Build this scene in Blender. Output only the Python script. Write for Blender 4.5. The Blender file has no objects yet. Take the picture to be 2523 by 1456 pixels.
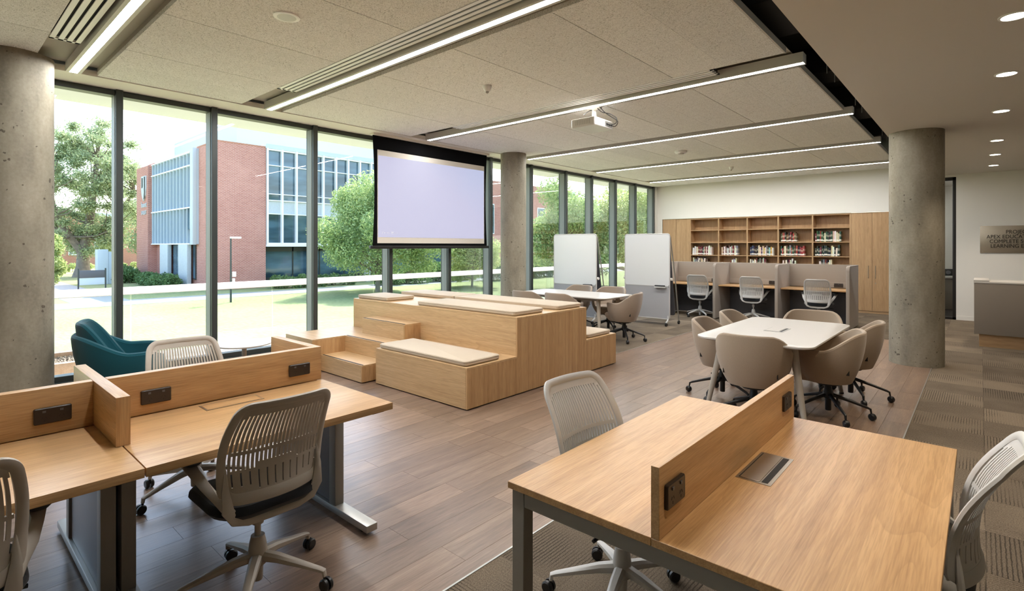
import bpy, bmesh, math, random
import numpy as np
from mathutils import Vector, Matrix
R = random.Random(7)
PI = math.pi
SC = bpy.context.scene
COL = SC.collection

# ------------------------------------------------------------------ camera, sky, sun, exposure
cam_d = bpy.data.cameras.new('camera'); cam = bpy.data.objects.new('camera', cam_d); COL.objects.link(cam)
cam.location = (0, 0, 1.6); cam.rotation_euler = (PI / 2, 0, math.atan(1155 / 1300))
cam_d.sensor_width = 36; cam_d.lens = 36 * 1300 / 2523; cam_d.shift_y = -122 / 2523
cam_d.clip_start = 0.05; cam_d.clip_end = 600
SC.camera = cam
SUN_EL, SUN_AZ = math.radians(52), math.radians(30)      # azimuth measured from +Y towards -X
w = bpy.data.worlds.new('world'); SC.world = w; w.use_nodes = True
wt = w.node_tree; wt.nodes.clear()
sky = wt.nodes.new('ShaderNodeTexSky'); sky.sky_type = 'NISHITA'; sky.sun_disc = False
sky.sun_elevation = SUN_EL; sky.sun_rotation = -SUN_AZ; sky.air_density = 1.0; sky.dust_density = 2.5; sky.ozone_density = 1.0
bg = wt.nodes.new('ShaderNodeBackground'); bg.inputs['Strength'].default_value = 0.38
wo = wt.nodes.new('ShaderNodeOutputWorld')
wt.links.new(sky.outputs[0], bg.inputs[0]); wt.links.new(bg.outputs[0], wo.inputs[0])
sun_d = bpy.data.lights.new('sun', 'SUN'); sun_d.energy = 4.5; sun_d.angle = 0.009; sun_d.color = (1, .94, .84)
sun = bpy.data.objects.new('sun', sun_d); COL.objects.link(sun)
sdir = Vector((-math.sin(SUN_AZ) * math.cos(SUN_EL), math.cos(SUN_AZ) * math.cos(SUN_EL), math.sin(SUN_EL)))
sun.rotation_euler = sdir.to_track_quat('Z', 'Y').to_euler(); sun.location = sdir * 60
STRIP = 37.0          # radiance of the linear lights
STRIP_COL = (1.0, 1.0, 1.0, 1)
SPOT = 34.0
SC.view_settings.view_transform = 'Standard'; SC.view_settings.look = 'None'
SC.view_settings.exposure = 1.3; SC.view_settings.gamma = 1.0; SC.view_settings.use_curve_mapping = False
SC.cycles.use_denoising = True; SC.cycles.max_bounces = 12; SC.cycles.diffuse_bounces = 7; SC.cycles.transparent_max_bounces = 16
SC.cycles.sample_clamp_indirect = 6.0; SC.cycles.caustics_reflective = False; SC.cycles.caustics_refractive = False

# ------------------------------------------------------------------ helpers: mesh
class MB:
    def __init__(s): s.v = []; s.f = []
    def add(s, vs, fs):
        o = len(s.v); s.v += [tuple(p) for p in vs]; s.f += [tuple(i + o for i in f) for f in fs]; return s
    def box(s, x0, y0, z0, x1, y1, z1, M=None):
        vs = [Vector((x, y, z)) for z in (z0, z1) for x, y in ((x0, y0), (x1, y0), (x1, y1), (x0, y1))]
        if M is not None: vs = [M @ p for p in vs]
        return s.add(vs, [(3, 2, 1, 0), (4, 5, 6, 7), (0, 1, 5, 4), (1, 2, 6, 5), (2, 3, 7, 6), (3, 0, 4, 7)])
    def rings(s, rings, cap=True, close=False):
        n = len(rings[0]); o = len(s.v); m = len(rings)
        for r in rings: s.v += [tuple(p) for p in r]
        for i in range(m if close else m - 1):
            a = o + i * n; b = o + ((i + 1) % m) * n
            for k in range(n): s.f.append((a + k, a + (k + 1) % n, b + (k + 1) % n, b + k))
        if cap and not close:
            s.f.append(tuple(o + k for k in reversed(range(n)))); s.f.append(tuple(o + (m - 1) * n + k for k in range(n)))
        return s
    def cyl(s, p0, p1, r0, r1=None, n=12):
        p0 = Vector(p0); p1 = Vector(p1); r1 = r0 if r1 is None else r1
        q = (p1 - p0).to_track_quat('Z', 'Y')
        f = lambda p, r: [p + q @ Vector((r * math.cos(2 * PI * k / n), r * math.sin(2 * PI * k / n), 0)) for k in range(n)]
        return s.rings([f(p0, r0), f(p1, r1)])
    def lathe(s, prof, n=20, c=(0, 0, 0)):
        return s.rings([[(c[0] + r * math.cos(2 * PI * k / n), c[1] + r * math.sin(2 * PI * k / n), c[2] + z) for k in range(n)] for r, z in prof])
    def sweep(s, pts, nrm, ws, ts, n=8, closed=False, p=2.6):
        pts = [Vector(q) for q in pts]; m = len(pts); rs = []
        for i, q in enumerate(pts):
            a = pts[(i - 1) % m] if (closed or i > 0) else q; b = pts[(i + 1) % m] if (closed or i < m - 1) else q
            t = (b - a).normalized(); N = Vector(nrm[i] if isinstance(nrm, list) else nrm)
            N = (N - t * N.dot(t)).normalized(); B = t.cross(N)
            W = ws[i] if isinstance(ws, (list, tuple)) else ws; T = ts[i] if isinstance(ts, (list, tuple)) else ts
            r = []
            for k in range(n):
                an = 2 * PI * (k + .5) / n; c, d = math.cos(an), math.sin(an)
                c = math.copysign(abs(c) ** (2 / p), c); d = math.copysign(abs(d) ** (2 / p), d)
                r.append(q + B * (c * W / 2) + N * (d * T / 2))
            rs.append(r)
        return s.rings(rs, close=closed)
    def tube(s, pts, r, n=8):
        rr = r if isinstance(r, (list, tuple)) else [r] * len(pts)
        up = Vector((.31, .17, .93))
        return s.sweep(pts, up, [2 * q for q in rr], [2 * q for q in rr], n=n, p=2)
    def pad(s, w_, d, z0, z1, r=.03, e=.012, c=(0, 0), n=5, M=None):
        rs = []
        for ins, z in ((e, z0), (0, z0 + e), (0, z1 - e), (e * .3, z1 - e * .3), (e, z1)):
            o = [Vector((c[0] + x, c[1] + y, z)) for x, y in rrect(w_ - 2 * ins, d - 2 * ins, max(r - ins, .001), n)]
            rs.append([M @ q for q in o] if M is not None else o)
        return s.rings(rs)
    def shell(s, S, us, vs, mask, th):
        nu, nv = len(us), len(vs)
        P = [[Vector(S(u, v)) for v in vs] for u in us]
        o = len(s.v); Nn = []
        e = 1e-3
        for i, u in enumerate(us):
            for j, v in enumerate(vs):
                a = Vector(S(u + e, v)) - Vector(S(u - e, v)); b = Vector(S(u, v + e)) - Vector(S(u, v - e))
                n_ = a.cross(b); n_ = n_.normalized() if n_.length > 1e-12 else Vector((0, 1, 0))
                s.v.append(tuple(P[i][j] + n_ * th / 2)); s.v.append(tuple(P[i][j] - n_ * th / 2))
        ix = lambda i, j, k: o + 2 * (i * nv + j) + k
        ok = lambda i, j: 0 <= i < nu - 1 and 0 <= j < nv - 1 and mask(i, j)
        for i in range(nu - 1):
            for j in range(nv - 1):
                if not ok(i, j): continue
                s.f.append((ix(i, j, 0), ix(i + 1, j, 0), ix(i + 1, j + 1, 0), ix(i, j + 1, 0)))
                s.f.append((ix(i, j, 1), ix(i, j + 1, 1), ix(i + 1, j + 1, 1), ix(i + 1, j, 1)))
                for (di, dj), (a, b) in (((-1, 0), ((i, j), (i, j + 1))), ((1, 0), ((i + 1, j + 1), (i + 1, j))), ((0, -1), ((i + 1, j), (i, j))), ((0, 1), ((i, j + 1), (i + 1, j + 1)))):
                    if not ok(i + di, j + dj): s.f.append((ix(*a, 0), ix(*b, 0), ix(*b, 1), ix(*a, 1)))
        return s
    def build(s, name, mat, parent=None, smooth=False, bevel=0, seg=2, loc=(0, 0, 0), rz=0, fix=True):
        me = bpy.data.meshes.new(name)
        bm = bmesh.new()
        vv = [bm.verts.new(p) for p in s.v]
        for f in s.f:
            try: bm.faces.new([vv[i] for i in f])
            except ValueError: pass
        loose = [q for q in bm.verts if not q.link_faces]
        if loose: bmesh.ops.delete(bm, geom=loose, context='VERTS')
        if fix: bmesh.ops.recalc_face_normals(bm, faces=bm.faces)
        if bevel:
            ed = [e for e in bm.edges if len(e.link_faces) == 2 and e.calc_face_angle(0) > .5]
            bmesh.ops.bevel(bm, geom=ed, offset=bevel, segments=seg, affect='EDGES', profile=.6, clamp_overlap=True)
        bm.to_mesh(me); bm.free()
        if smooth or bevel:
            me.polygons.foreach_set('use_smooth', [True] * len(me.polygons)); me.set_sharp_from_angle(angle=math.radians(38))
        me.materials.append(mat)
        return link(name, me, parent, loc, rz)

def link(name, me, parent=None, loc=(0, 0, 0), rz=0):
    o = bpy.data.objects.new(name, me); COL.objects.link(o); o.location = loc; o.rotation_euler = (0, 0, rz)
    if parent is not None: o.parent = parent
    return o
def rrect(w_, d, r, n=5):
    r = min(r, w_ / 2 - 1e-4, d / 2 - 1e-4); out = []
    for cx, cy, a0 in ((w_ / 2 - r, d / 2 - r, 0), (-w_ / 2 + r, d / 2 - r, PI / 2), (-w_ / 2 + r, -d / 2 + r, PI), (w_ / 2 - r, -d / 2 + r, 3 * PI / 2)):
        out += [(cx + r * math.cos(a0 + PI / 2 * k / n), cy + r * math.sin(a0 + PI / 2 * k / n)) for k in range(n + 1)]
    return out
def tag(o, label=None, cat=None, group=None, kind=None):
    for k, v in (('label', label), ('category', cat), ('group', group), ('kind', kind)):
        if v: o[k] = v
    return o
def thing(name, label, cat, loc=(0, 0, 0), rz=0, group=None):
    o = link(name, None, None, loc, rz); o.empty_display_size = .1
    return tag(o, label, cat, group)
def dup(root, loc, rz, label=None, group=None):
    r = root.copy(); COL.objects.link(r); r.location = loc; r.rotation_euler = (0, 0, rz)
    if label: r['label'] = label
    if group: r['group'] = group
    def rec(a, b):
        for ch in list(a.children):
            c = ch.copy(); COL.objects.link(c); c.parent = b; rec(ch, c)
    rec(root, r)
    return r
def box(name, mat, parent, x0, y0, z0, x1, y1, z1, bevel=0, **k): return MB().box(x0, y0, z0, x1, y1, z1).build(name, mat, parent, bevel=bevel, **k)
def struct(o): o['kind'] = 'structure'; return o
def text(name, body, size, mat, parent, loc, rot, ext=.002, align='LEFT', sx=1):
    c = bpy.data.curves.new(name, 'FONT'); c.body = body; c.size = size; c.extrude = ext; c.align_x = align; c.resolution_u = 3
    tmp = bpy.data.objects.new(name, c); COL.objects.link(tmp); bpy.context.view_layer.update()
    me = bpy.data.meshes.new_from_object(tmp.evaluated_get(bpy.context.evaluated_depsgraph_get())); bpy.data.objects.remove(tmp)
    me.materials.clear(); me.materials.append(mat); me.name = name
    o = bpy.data.objects.new(name, me); COL.objects.link(o)
    o.location = loc; o.rotation_euler = rot; o.parent = parent; o.scale = (sx, 1, 1)
    return o

# ------------------------------------------------------------------ helpers: materials
def lin(c):
    f = lambda x: x / 12.92 if x <= .04045 else ((x + .055) / 1.055) ** 2.4
    return tuple(f(x / 255) for x in c[:3]) + (1,)
class G:
    def __init__(s, name):
        s.m = bpy.data.materials.new(name); s.m.use_nodes = True; s.t = s.m.node_tree; s.t.nodes.clear()
        s.out = s.t.nodes.new('ShaderNodeOutputMaterial')
    def n(s, typ, ins=None, out=0, **props):
        nd = s.t.nodes.new('ShaderNode' + typ)
        for k, v in props.items(): setattr(nd, k, v)
        for k, v in (ins or {}).items():
            if isinstance(v, bpy.types.NodeSocket): s.t.links.new(v, nd.inputs[k])
            else: nd.inputs[k].default_value = v
        return nd.outputs[out]
    def math(s, op, a, b=0.0): return s.n('Math', {0: a, 1: b}, operation=op)
    def mix(s, f, a, b, mode='MIX'):
        return s.n('Mix', {0: f, 6: a, 7: b}, out=2, data_type='RGBA', blend_type=mode)
    def ramp(s, f, stops):
        nd = s.t.nodes.new('ShaderNodeValToRGB'); el = nd.color_ramp.elements
        while len(el) < len(stops): el.new(.5)
        for e, (p, c) in zip(el, stops): e.position = p; e.color = c
        s.t.links.new(f, nd.inputs[0]); return nd.outputs[0]
    def obj(s): return s.n('TexCoord', out=3)
    def pos(s): return s.n('NewGeometry', out=0)
    def rand(s):
        a = s.n('ObjectInfo', out=5); b = s.n('NewGeometry', out=8)
        return s.math('FRACT', s.math('ADD', a, s.math('MULTIPLY', b, 7.31)))
    def map(s, v, scale=(1, 1, 1), loc=(0, 0, 0), rot=(0, 0, 0)):
        return s.n('Mapping', {'Vector': v, 'Scale': scale, 'Location': loc, 'Rotation': rot})
    def bump(s, h, strength=.2, dist=.01): return s.n('Bump', {'Height': h, 'Strength': strength, 'Distance': dist})
    def bsdf(s, col, rough=.5, metal=0, nrm=None, spec=.5, **k):
        ins = {'Base Color': col, 'Roughness': rough, 'Metallic': metal, 'Specular IOR Level': spec}
        if nrm is not None: ins['Normal'] = nrm
        ins.update({a.replace('_', ' '): b for a, b in k.items()})
        return s.n('BsdfPrincipled', ins)
    def done(s, sh): s.t.links.new(sh, s.out.inputs[0]); return s.m

def plain(name, rgb, rough=.5, metal=0, spec=.5, var=0, vs=8, bump=0, bs=200):
    g = G(name); c = lin(rgb); nrm = None
    if var:
        nz = g.n('TexNoise', {'Vector': g.obj(), 'Scale': vs, 'Detail': 4.0})
        d = tuple(x * (1 - var) for x in c[:3]) + (1,); l = tuple(min(1, x * (1 + var)) for x in c[:3]) + (1,)
        c = g.ramp(nz, [(.3, d), (.7, l)])
    if bump:
        nrm = g.bump(g.n('TexNoise', {'Vector': g.obj(), 'Scale': bs, 'Detail': 3.0}), bump, .004)
    return g.done(g.bsdf(c, rough, metal, nrm, spec))

def wood(name, axis, dark, mid, light, rough=.34, rings=0.0, fine=1.0):
    g = G(name); rnd = g.n('ObjectInfo', out=5)
    off = g.n('CombineXYZ', {0: g.math('MULTIPLY', rnd, 9.0), 1: g.math('MULTIPLY', rnd, 5.0), 2: g.math('MULTIPLY', rnd, 7.0)})
    v = g.n('VectorMath', {0: g.obj(), 1: off}, operation='ADD')
    sc = {'X': (.7, 20, 20), 'Y': (20, .7, 20), 'Z': (20, 20, .7)}[axis]
    a = g.n('TexNoise', {'Vector': g.map(v, sc), 'Scale': 1.0, 'Detail': 7.0, 'Roughness': .6, 'Distortion': .35})
    sf = tuple(8 * fine if q == .7 else 230 * fine for q in sc)
    b = g.n('TexNoise', {'Vector': g.map(v, sf), 'Scale': 1.0, 'Detail': 3.0})
    col = g.ramp(a, [(.28, lin(dark)), (.5, lin(mid)), (.72, lin(light))])
    col = g.mix(.35, col, g.ramp(b, [(.35, lin(tuple(q * .8 for q in mid))), (.6, lin(light))]))
    if rings:
        s2 = tuple(.16 if q == .7 else 4.2 for q in sc)
        r = g.n('TexNoise', {'Vector': g.map(v, s2), 'Scale': 1.0, 'Detail': 2.0, 'Distortion': .5})
        r = g.math('FRACT', g.math('MULTIPLY', r, 20.0))
        col = g.mix(g.math('MULTIPLY', g.ramp(r, [(0, (0, 0, 0, 1)), (.85, (.55, .55, .55, 1)), (.97, (1, 1, 1, 1)), (1, (0, 0, 0, 1))]), rings), col, lin(tuple(q * .86 for q in dark)))
    nrm = g.bump(b, .08, .002)
    return g.done(g.bsdf(col, rough, 0, nrm, .4))

OAK = ((166, 125, 80), (192, 151, 103), (208, 169, 122))
oak = {a: wood('oak_' + a, a, *OAK, rings=.18) for a in 'XYZ'}
oak_fig = wood('oak_figured', 'Y', *OAK, rings=.28)
cab = {a: wood('cabinet_oak_' + a, a, (164, 127, 88), (186, 149, 108), (201, 167, 126), rings=.3) for a in 'XZ'}
plat = {a: wood('platform_oak_' + a, a, *(((182, 145, 100), (202, 166, 120), (215, 181, 137)) if a != 'Z' else ((160, 119, 74), (190, 149, 102), (208, 170, 124))), rings=.3 if a != 'Z' else .1) for a in 'XYZ'}

def mat_floor():
    g = G('floor_plank'); rnd = g.rand()
    off = g.n('CombineXYZ', {0: g.math('MULTIPLY', rnd, 31.0), 1: g.math('MULTIPLY', rnd, 57.0), 2: 0.0})
    v = g.n('VectorMath', {0: g.obj(), 1: off}, operation='ADD')
    a = g.n('TexNoise', {'Vector': g.map(v, (18, 1.3, 1)), 'Scale': 1.0, 'Detail': 8.0, 'Roughness': .65, 'Distortion': .8})
    b = g.n('TexNoise', {'Vector': g.map(v, (6, .9, 1)), 'Scale': 1.0, 'Detail': 4.0, 'Distortion': .4})
    f = g.n('TexNoise', {'Vector': g.map(v, (150, 9, 1)), 'Scale': 1.0, 'Detail': 3.0})
    c = g.ramp(a, [(.25, lin((74, 57, 45))), (.5, lin((124, 100, 82))), (.75, lin((168, 143, 119)))])
    c = g.mix(.4, c, g.ramp(b, [(.3, lin((92, 71, 56))), (.7, lin((160, 134, 112)))]))
    c = g.mix(.25, c, g.ramp(f, [(.3, lin((74, 58, 49))), (.7, lin((154, 131, 114)))]))
    c = g.n('HueSaturation', {'Color': c, 'Value': g.math('ADD', .84, g.math('MULTIPLY', rnd, .34)), 'Saturation': 1.0})
    return g.done(g.bsdf(c, g.math('ADD', .24, g.math('MULTIPLY', a, .16)), 0, g.bump(f, .10, .002), .5))
M_floor = mat_floor()
def mat_carpet():
    g = G('carpet_tile'); rnd = g.rand()
    v = g.obj()
    off = g.n('CombineXYZ', {0: g.math('MULTIPLY', rnd, 31.0), 1: g.math('MULTIPLY', rnd, 57.0), 2: 0.0})
    v2 = g.n('VectorMath', {0: v, 1: off}, operation='ADD')
    big = g.n('TexNoise', {'Vector': g.map(v2, (2.2, 2.2, 1)), 'Scale': 1.0, 'Detail': 1.0})
    x = g.n('SeparateXYZ', {0: v}, out=0)
    wob = g.n('TexNoise', {'Vector': g.map(v2, (60, 24, 1)), 'Scale': 1.0, 'Detail': 2.0})
    st = g.math('SINE', g.math('ADD', g.math('MULTIPLY', x, 330.0), g.math('MULTIPLY', wob, 3.2)))
    lines = g.math('MULTIPLY', g.ramp(st, [(.45, (0, 0, 0, 1)), (.8, (1, 1, 1, 1))]), g.ramp(big, [(.42, (.12, .12, .12, 1)), (.58, (1, 1, 1, 1))]))
    fl = g.n('TexNoise', {'Vector': v2, 'Scale': 160.0, 'Detail': 3.0})
    c = g.ramp(fl, [(.3, lin((92, 81, 68))), (.7, lin((138, 123, 105)))])
    c = g.mix(g.math('MULTIPLY', lines, .75), c, lin((60, 53, 45)))
    c = g.n('HueSaturation', {'Color': c, 'Value': g.math('ADD', .74, g.math('MULTIPLY', rnd, .5))})
    h = g.math('SUBTRACT', fl, lines)
    return g.done(g.bsdf(c, .95, 0, g.bump(h, .5, .006), .1))
M_carpet = mat_carpet()
def mat_panel():
    g = G('wood_wool_panel'); v = g.obj()
    a = g.n('TexNoise', {'Vector': v, 'Scale': 34.0, 'Detail': 3.0, 'Distortion': 3.5})
    b = g.n('TexNoise', {'Vector': v, 'Scale': 90.0, 'Detail': 2.0, 'Distortion': 2.5})
    s = g.math('ADD', g.math('MULTIPLY', a, .6), g.math('MULTIPLY', b, .4))
    c = g.ramp(s, [(.38, lin((186, 184, 178))), (.48, lin((240, 239, 235))), (.6, lin((250, 249, 246)))])
    c = g.n('HueSaturation', {'Color': c, 'Value': g.math('ADD', .96, g.math('MULTIPLY', g.n('ObjectInfo', out=5), .07))})
    return g.done(g.bsdf(c, .95, 0, g.bump(s, .6, .01), .1))
M_panel = mat_panel()
def mat_concrete():
    g = G('board_concrete'); v = g.obj()
    a = g.n('TexNoise', {'Vector': g.map(v, (2, 2, .8)), 'Scale': 1.6, 'Detail': 7.0, 'Roughness': .6})
    b = g.n('TexNoise', {'Vector': v, 'Scale': 40.0, 'Detail': 4.0})
    c = g.ramp(a, [(.3, lin((114, 107, 93))), (.5, lin((144, 136, 119))), (.72, lin((170, 161, 144)))])
    c = g.mix(.2, c, g.ramp(b, [(.3, lin((112, 105, 92))), (.7, lin((168, 161, 147)))]))
    vo = g.n('TexVoronoi', {'Vector': g.n('VectorMath', {0: v, 1: g.n('VectorMath', {0: g.n('TexNoise', {'Vector': v, 'Scale': 60.0}, out=1), 'Scale': .02}, operation='SCALE')}, operation='ADD'), 'Scale': 17.0, 'Randomness': 1.0})
    pit = g.n('TexNoise', {'Vector': v, 'Scale': 7.0, 'Detail': 1.0})
    rad = g.math('MULTIPLY', g.math('SUBTRACT', pit, .45), .95)
    hole = g.ramp(g.math('SUBTRACT', rad, vo), [(0, (0, 0, 0, 1)), (.02, (1, 1, 1, 1))])
    c = g.mix(g.math('MULTIPLY', hole, .8), c, lin((78, 70, 58)))
    h = g.math('SUBTRACT', g.math('MULTIPLY', b, .15), hole)
    return g.done(g.bsdf(c, .7, 0, g.bump(h, .4, .008), .3))
M_conc = mat_concrete()
def mat_brick(name, c1, c2, mortar, rot=False):
    g = G(name); p = g.pos(); s = g.n('SeparateXYZ', {0: p}); z = g.n('SeparateXYZ', {0: p}, out=2); y = g.n('SeparateXYZ', {0: p}, out=1)
    v = g.n('CombineXYZ', {0: g.math('ADD', s, y), 1: z, 2: 0.0})
    b = g.t.nodes.new('ShaderNodeTexBrick'); g.t.links.new(v, b.inputs[0])
    b.inputs['Color1'].default_value = lin(c1); b.inputs['Color2'].default_value = lin(c2); b.inputs['Mortar'].default_value = lin(mortar)
    for k, q in (('Scale', 1.0), ('Mortar Size', .012), ('Brick Width', .25), ('Row Height', .09), ('Bias', .0)): b.inputs[k].default_value = q
    nz = g.n('TexNoise', {'Vector': p, 'Scale': .35, 'Detail': 4.0})
    c = g.mix(.18, b.outputs[0], g.ramp(nz, [(.3, lin((160, 98, 84))), (.7, lin((222, 168, 152)))]))
    return g.done(g.bsdf(c, .85, 0, g.bump(b.outputs[1], -.3, .02), .2))
M_brick = mat_brick('red_brick', (192, 124, 108), (172, 102, 88), (212, 186, 172))
M_brick2 = mat_brick('brown_brick', (190, 128, 98), (170, 108, 82), (200, 165, 140))
def mat_glass(name, tint=(1, 1, 1, 1), ior=1.45, k=1.0):
    g = G(name); f = g.math('MULTIPLY', g.n('Fresnel', {'IOR': ior}), k)
    return g.done(g.n('MixShader', {0: f, 1: g.n('BsdfTransparent', {'Color': tint}), 2: g.n('BsdfGlossy', {'Color': (1, 1, 1, 1), 'Roughness': 0.0})}))
M_glass = mat_glass('window_glass', (.95, .97, .96, 1), 1.45, .28)
M_glass2 = mat_glass('balustrade_glass', (.84, .91, .91, 1), 1.5, .5)
def mat_emit(name, col, st):
    g = G(name); return g.done(g.n('Emission', {'Color': col, 'Strength': st}))
M_strip = mat_emit('strip_diffuser', STRIP_COL, STRIP)
M_led = mat_emit('downlight_diffuser', (1, .88, .72, 1), 14.0)
def mat_book():
    g = G('book_cover'); c = g.n('ObjectInfo', out=1); z = g.n('SeparateXYZ', {0: g.obj()}, out=2)
    band = g.math('MULTIPLY', g.math('GREATER_THAN', z, .02), g.math('LESS_THAN', z, .055))
    title = g.math('MULTIPLY', g.math('GREATER_THAN', z, .12), g.math('LESS_THAN', z, .17))
    c = g.mix(g.math('MULTIPLY', title, .35), c, lin((225, 215, 190)))
    return g.done(g.bsdf(g.mix(band, c, lin((238, 234, 224))), .5))
M_book = mat_book()
def mat_leaf(name, dark, light, tr=.45):
    g = G(name); rnd = g.n('NewGeometry', out=8)
    nz = g.n('TexNoise', {'Vector': g.pos(), 'Scale': .6, 'Detail': 2.0})
    c = g.mix(g.math('ADD', g.math('MULTIPLY', rnd, .6), g.math('MULTIPLY', nz, .4)), lin(dark), lin(light))
    return g.done(g.n('MixShader', {0: tr, 1: g.bsdf(c, .55, 0, None, .3), 2: g.n('BsdfTranslucent', {'Color': c})}))
M_gum = mat_leaf('gum_leaves', (112, 138, 96), (204, 212, 168), .4)
M_green = mat_leaf('broad_leaves', (84, 128, 78), (204, 218, 152), .4)
M_hedge = mat_leaf('hedge_leaves', (66, 102, 62), (136, 166, 104), .3)
M_yellow = mat_leaf('pale_leaves', (126, 154, 90), (220, 224, 160), .4)
def mat_lawn():
    g = G('lawn_grass'); p = g.pos()
    a = g.n('TexNoise', {'Vector': p, 'Scale': .25, 'Detail': 6.0}); b = g.n('TexNoise', {'Vector': g.map(p, (3, 9, 3)), 'Scale': 1.0, 'Detail': 5.0})
    c = g.ramp(a, [(.3, lin((132, 144, 94))), (.7, lin((170, 168, 124)))])
    c = g.mix(.4, c, g.ramp(b, [(.3, lin((114, 130, 80))), (.7, lin((178, 175, 134)))]))
    return g.done(g.bsdf(c, .95, 0, g.bump(b, .4, .05), .1))
M_lawn = mat_lawn()
def mat_fabric(name, rgb, sc=420, v=.10):
    g = G(name); c = lin(rgb); o = g.obj()
    a = g.n('TexNoise', {'Vector': o, 'Scale': sc, 'Detail': 2.0}); b = g.n('TexNoise', {'Vector': o, 'Scale': 5.0, 'Detail': 3.0})
    d = tuple(x * (1 - 2 * v) for x in c[:3]) + (1,); l = tuple(min(1, x * (1 + 2 * v)) for x in c[:3]) + (1,)
    c2 = g.mix(.5, g.ramp(a, [(.3, d), (.7, l)]), g.ramp(b, [(.3, tuple(x * (1 - v * .6) for x in c[:3]) + (1,)), (.7, c)]))
    return g.done(g.bsdf(c2, .92, 0, g.bump(a, .25, .003), .15, Sheen_Weight=.25))
M_tub = mat_fabric('beige_weave', (168, 150, 130)); M_tub2 = mat_fabric('taupe_weave', (158, 142, 126))
M_cush = mat_fabric('cushion_linen', (192, 175, 152), 500, .06)
M_teal = mat_fabric('teal_velvet', (20, 76, 88), 600, .06)
M_screenfab = mat_fabric('carrel_felt', (160, 148, 136), 380, .07)
M_seat = mat_fabric('black_seat_cloth', (30, 31, 34), 500, .1)
M_white = plain('white_paint', (230, 226, 218), .75); M_warm = plain('warm_white_plaster', (216, 210, 201), .85, bump=.05)
M_lam = plain('white_laminate', (198, 192, 184), .28); M_wb = plain('whiteboard_enamel', (224, 225, 224), .15)
M_greige = plain('greige_plastic', (172, 163, 150), .45); M_rail = plain('light_housing', (196, 192, 184), .45); M_lgrey = plain('pale_grey_plastic', (196, 194, 190), .42)
M_alu = plain('aluminium', (176, 174, 168), .38, .75); M_steel = plain('grey_powdercoat', (150, 146, 138), .42, .1)
M_dsteel = plain('dark_grey_panel', (92, 92, 96), .4, .2)
M_black = plain('black_plastic', (26, 24, 23), .4); M_blackm = plain('black_powdercoat', (24, 24, 25), .38)
M_blackcloth = plain('black_screen_cloth', (15, 15, 16), .95, spec=.1); M_brown = plain('dark_brown_plastic', (44, 33, 26), .35)
M_frame = plain('anthracite_frame', (58, 63, 62), .42, .1); M_legpanel = plain('grey_leg_panel', (142, 144, 150), .4, .1); M_litbead = plain('lit_bead_grey', (128, 133, 131), .45); M_inox = plain('brushed_steel', (172, 162, 146), .33, .9)
M_void = plain('void_soffit', (58, 52, 44), .9); M_duct = plain('dark_duct', (34, 32, 30), .7)
M_trough = plain('grey_trough', (176, 170, 160), .7)
M_laptaupe = plain('taupe_laminate', (128, 116, 102), .5)
M_greyfelt = mat_fabric('grey_pinboard', (168, 168, 170), 400, .05)
M_sub = plain('floor_screed', (52, 44, 38), .9)
M_pave = plain('pale_paving', (226, 216, 202), .85, var=.06); M_path = plain('path_concrete', (158, 156, 154), .9, var=.08)
M_wpaint = plain('white_powdercoat', (244, 244, 242), .4); M_soffit = plain('soffit_board', (212, 216, 224), .8)
M_bgrey = plain('pale_grey_cladding', (196, 204, 208), .6); M_conc2 = plain('precast_concrete', (198, 202, 202), .8, var=.05)
M_fin = plain('fin_cladding', (186, 196, 203), .5)
M_bark = plain('grey_bark', (132, 120, 108), .9, var=.25, vs=3)
M_slab = plain('dark_slab', (70, 66, 62), .8)
def mat_bglass():
    g = G('building_glass'); p = g.pos()
    nz = g.n('TexNoise', {'Vector': g.map(p, (.2, .2, .9)), 'Scale': 1.0, 'Detail': 3.0})
    c = g.ramp(nz, [(.35, lin((38, 62, 74))), (.65, lin((92, 122, 138)))])
    return g.done(g.bsdf(c, .06, 0, None, 1.0))
M_bglass = mat_bglass()
M_gravel = plain('dark_gravel', (150, 138, 128), .9, var=.7, vs=60, bump=.8, bs=60)
M_timber = wood('weathered_timber', 'X', (196, 158, 132), (214, 182, 158), (228, 202, 182))
def mat_projection():
    g = G('projected_picture'); v = g.obj()
    x = g.n('SeparateXYZ', {0: v}, out=1); z = g.n('SeparateXYZ', {0: v}, out=2)
    a = g.n('TexNoise', {'Vector': v, 'Scale': .9, 'Detail': 1.0})
    f = g.math('ADD', g.math('ADD', g.math('MULTIPLY', x, .22), g.math('MULTIPLY', z, .34)), g.math('MULTIPLY', g.math('SUBTRACT', a, .5), .5))
    c = g.ramp(f, [(.1, lin((206, 205, 236))), (.55, lin((198, 206, 240))), (.85, lin((176, 188, 240)))])
    return g.done(g.n('AddShader', {0: g.n('Emission', {'Color': c, 'Strength': .34}), 1: g.bsdf((.10, .10, .10, 1), .9)}))
M_proj = mat_projection()
M_matte = plain('screen_cloth', (214, 206, 194), .95)

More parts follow.
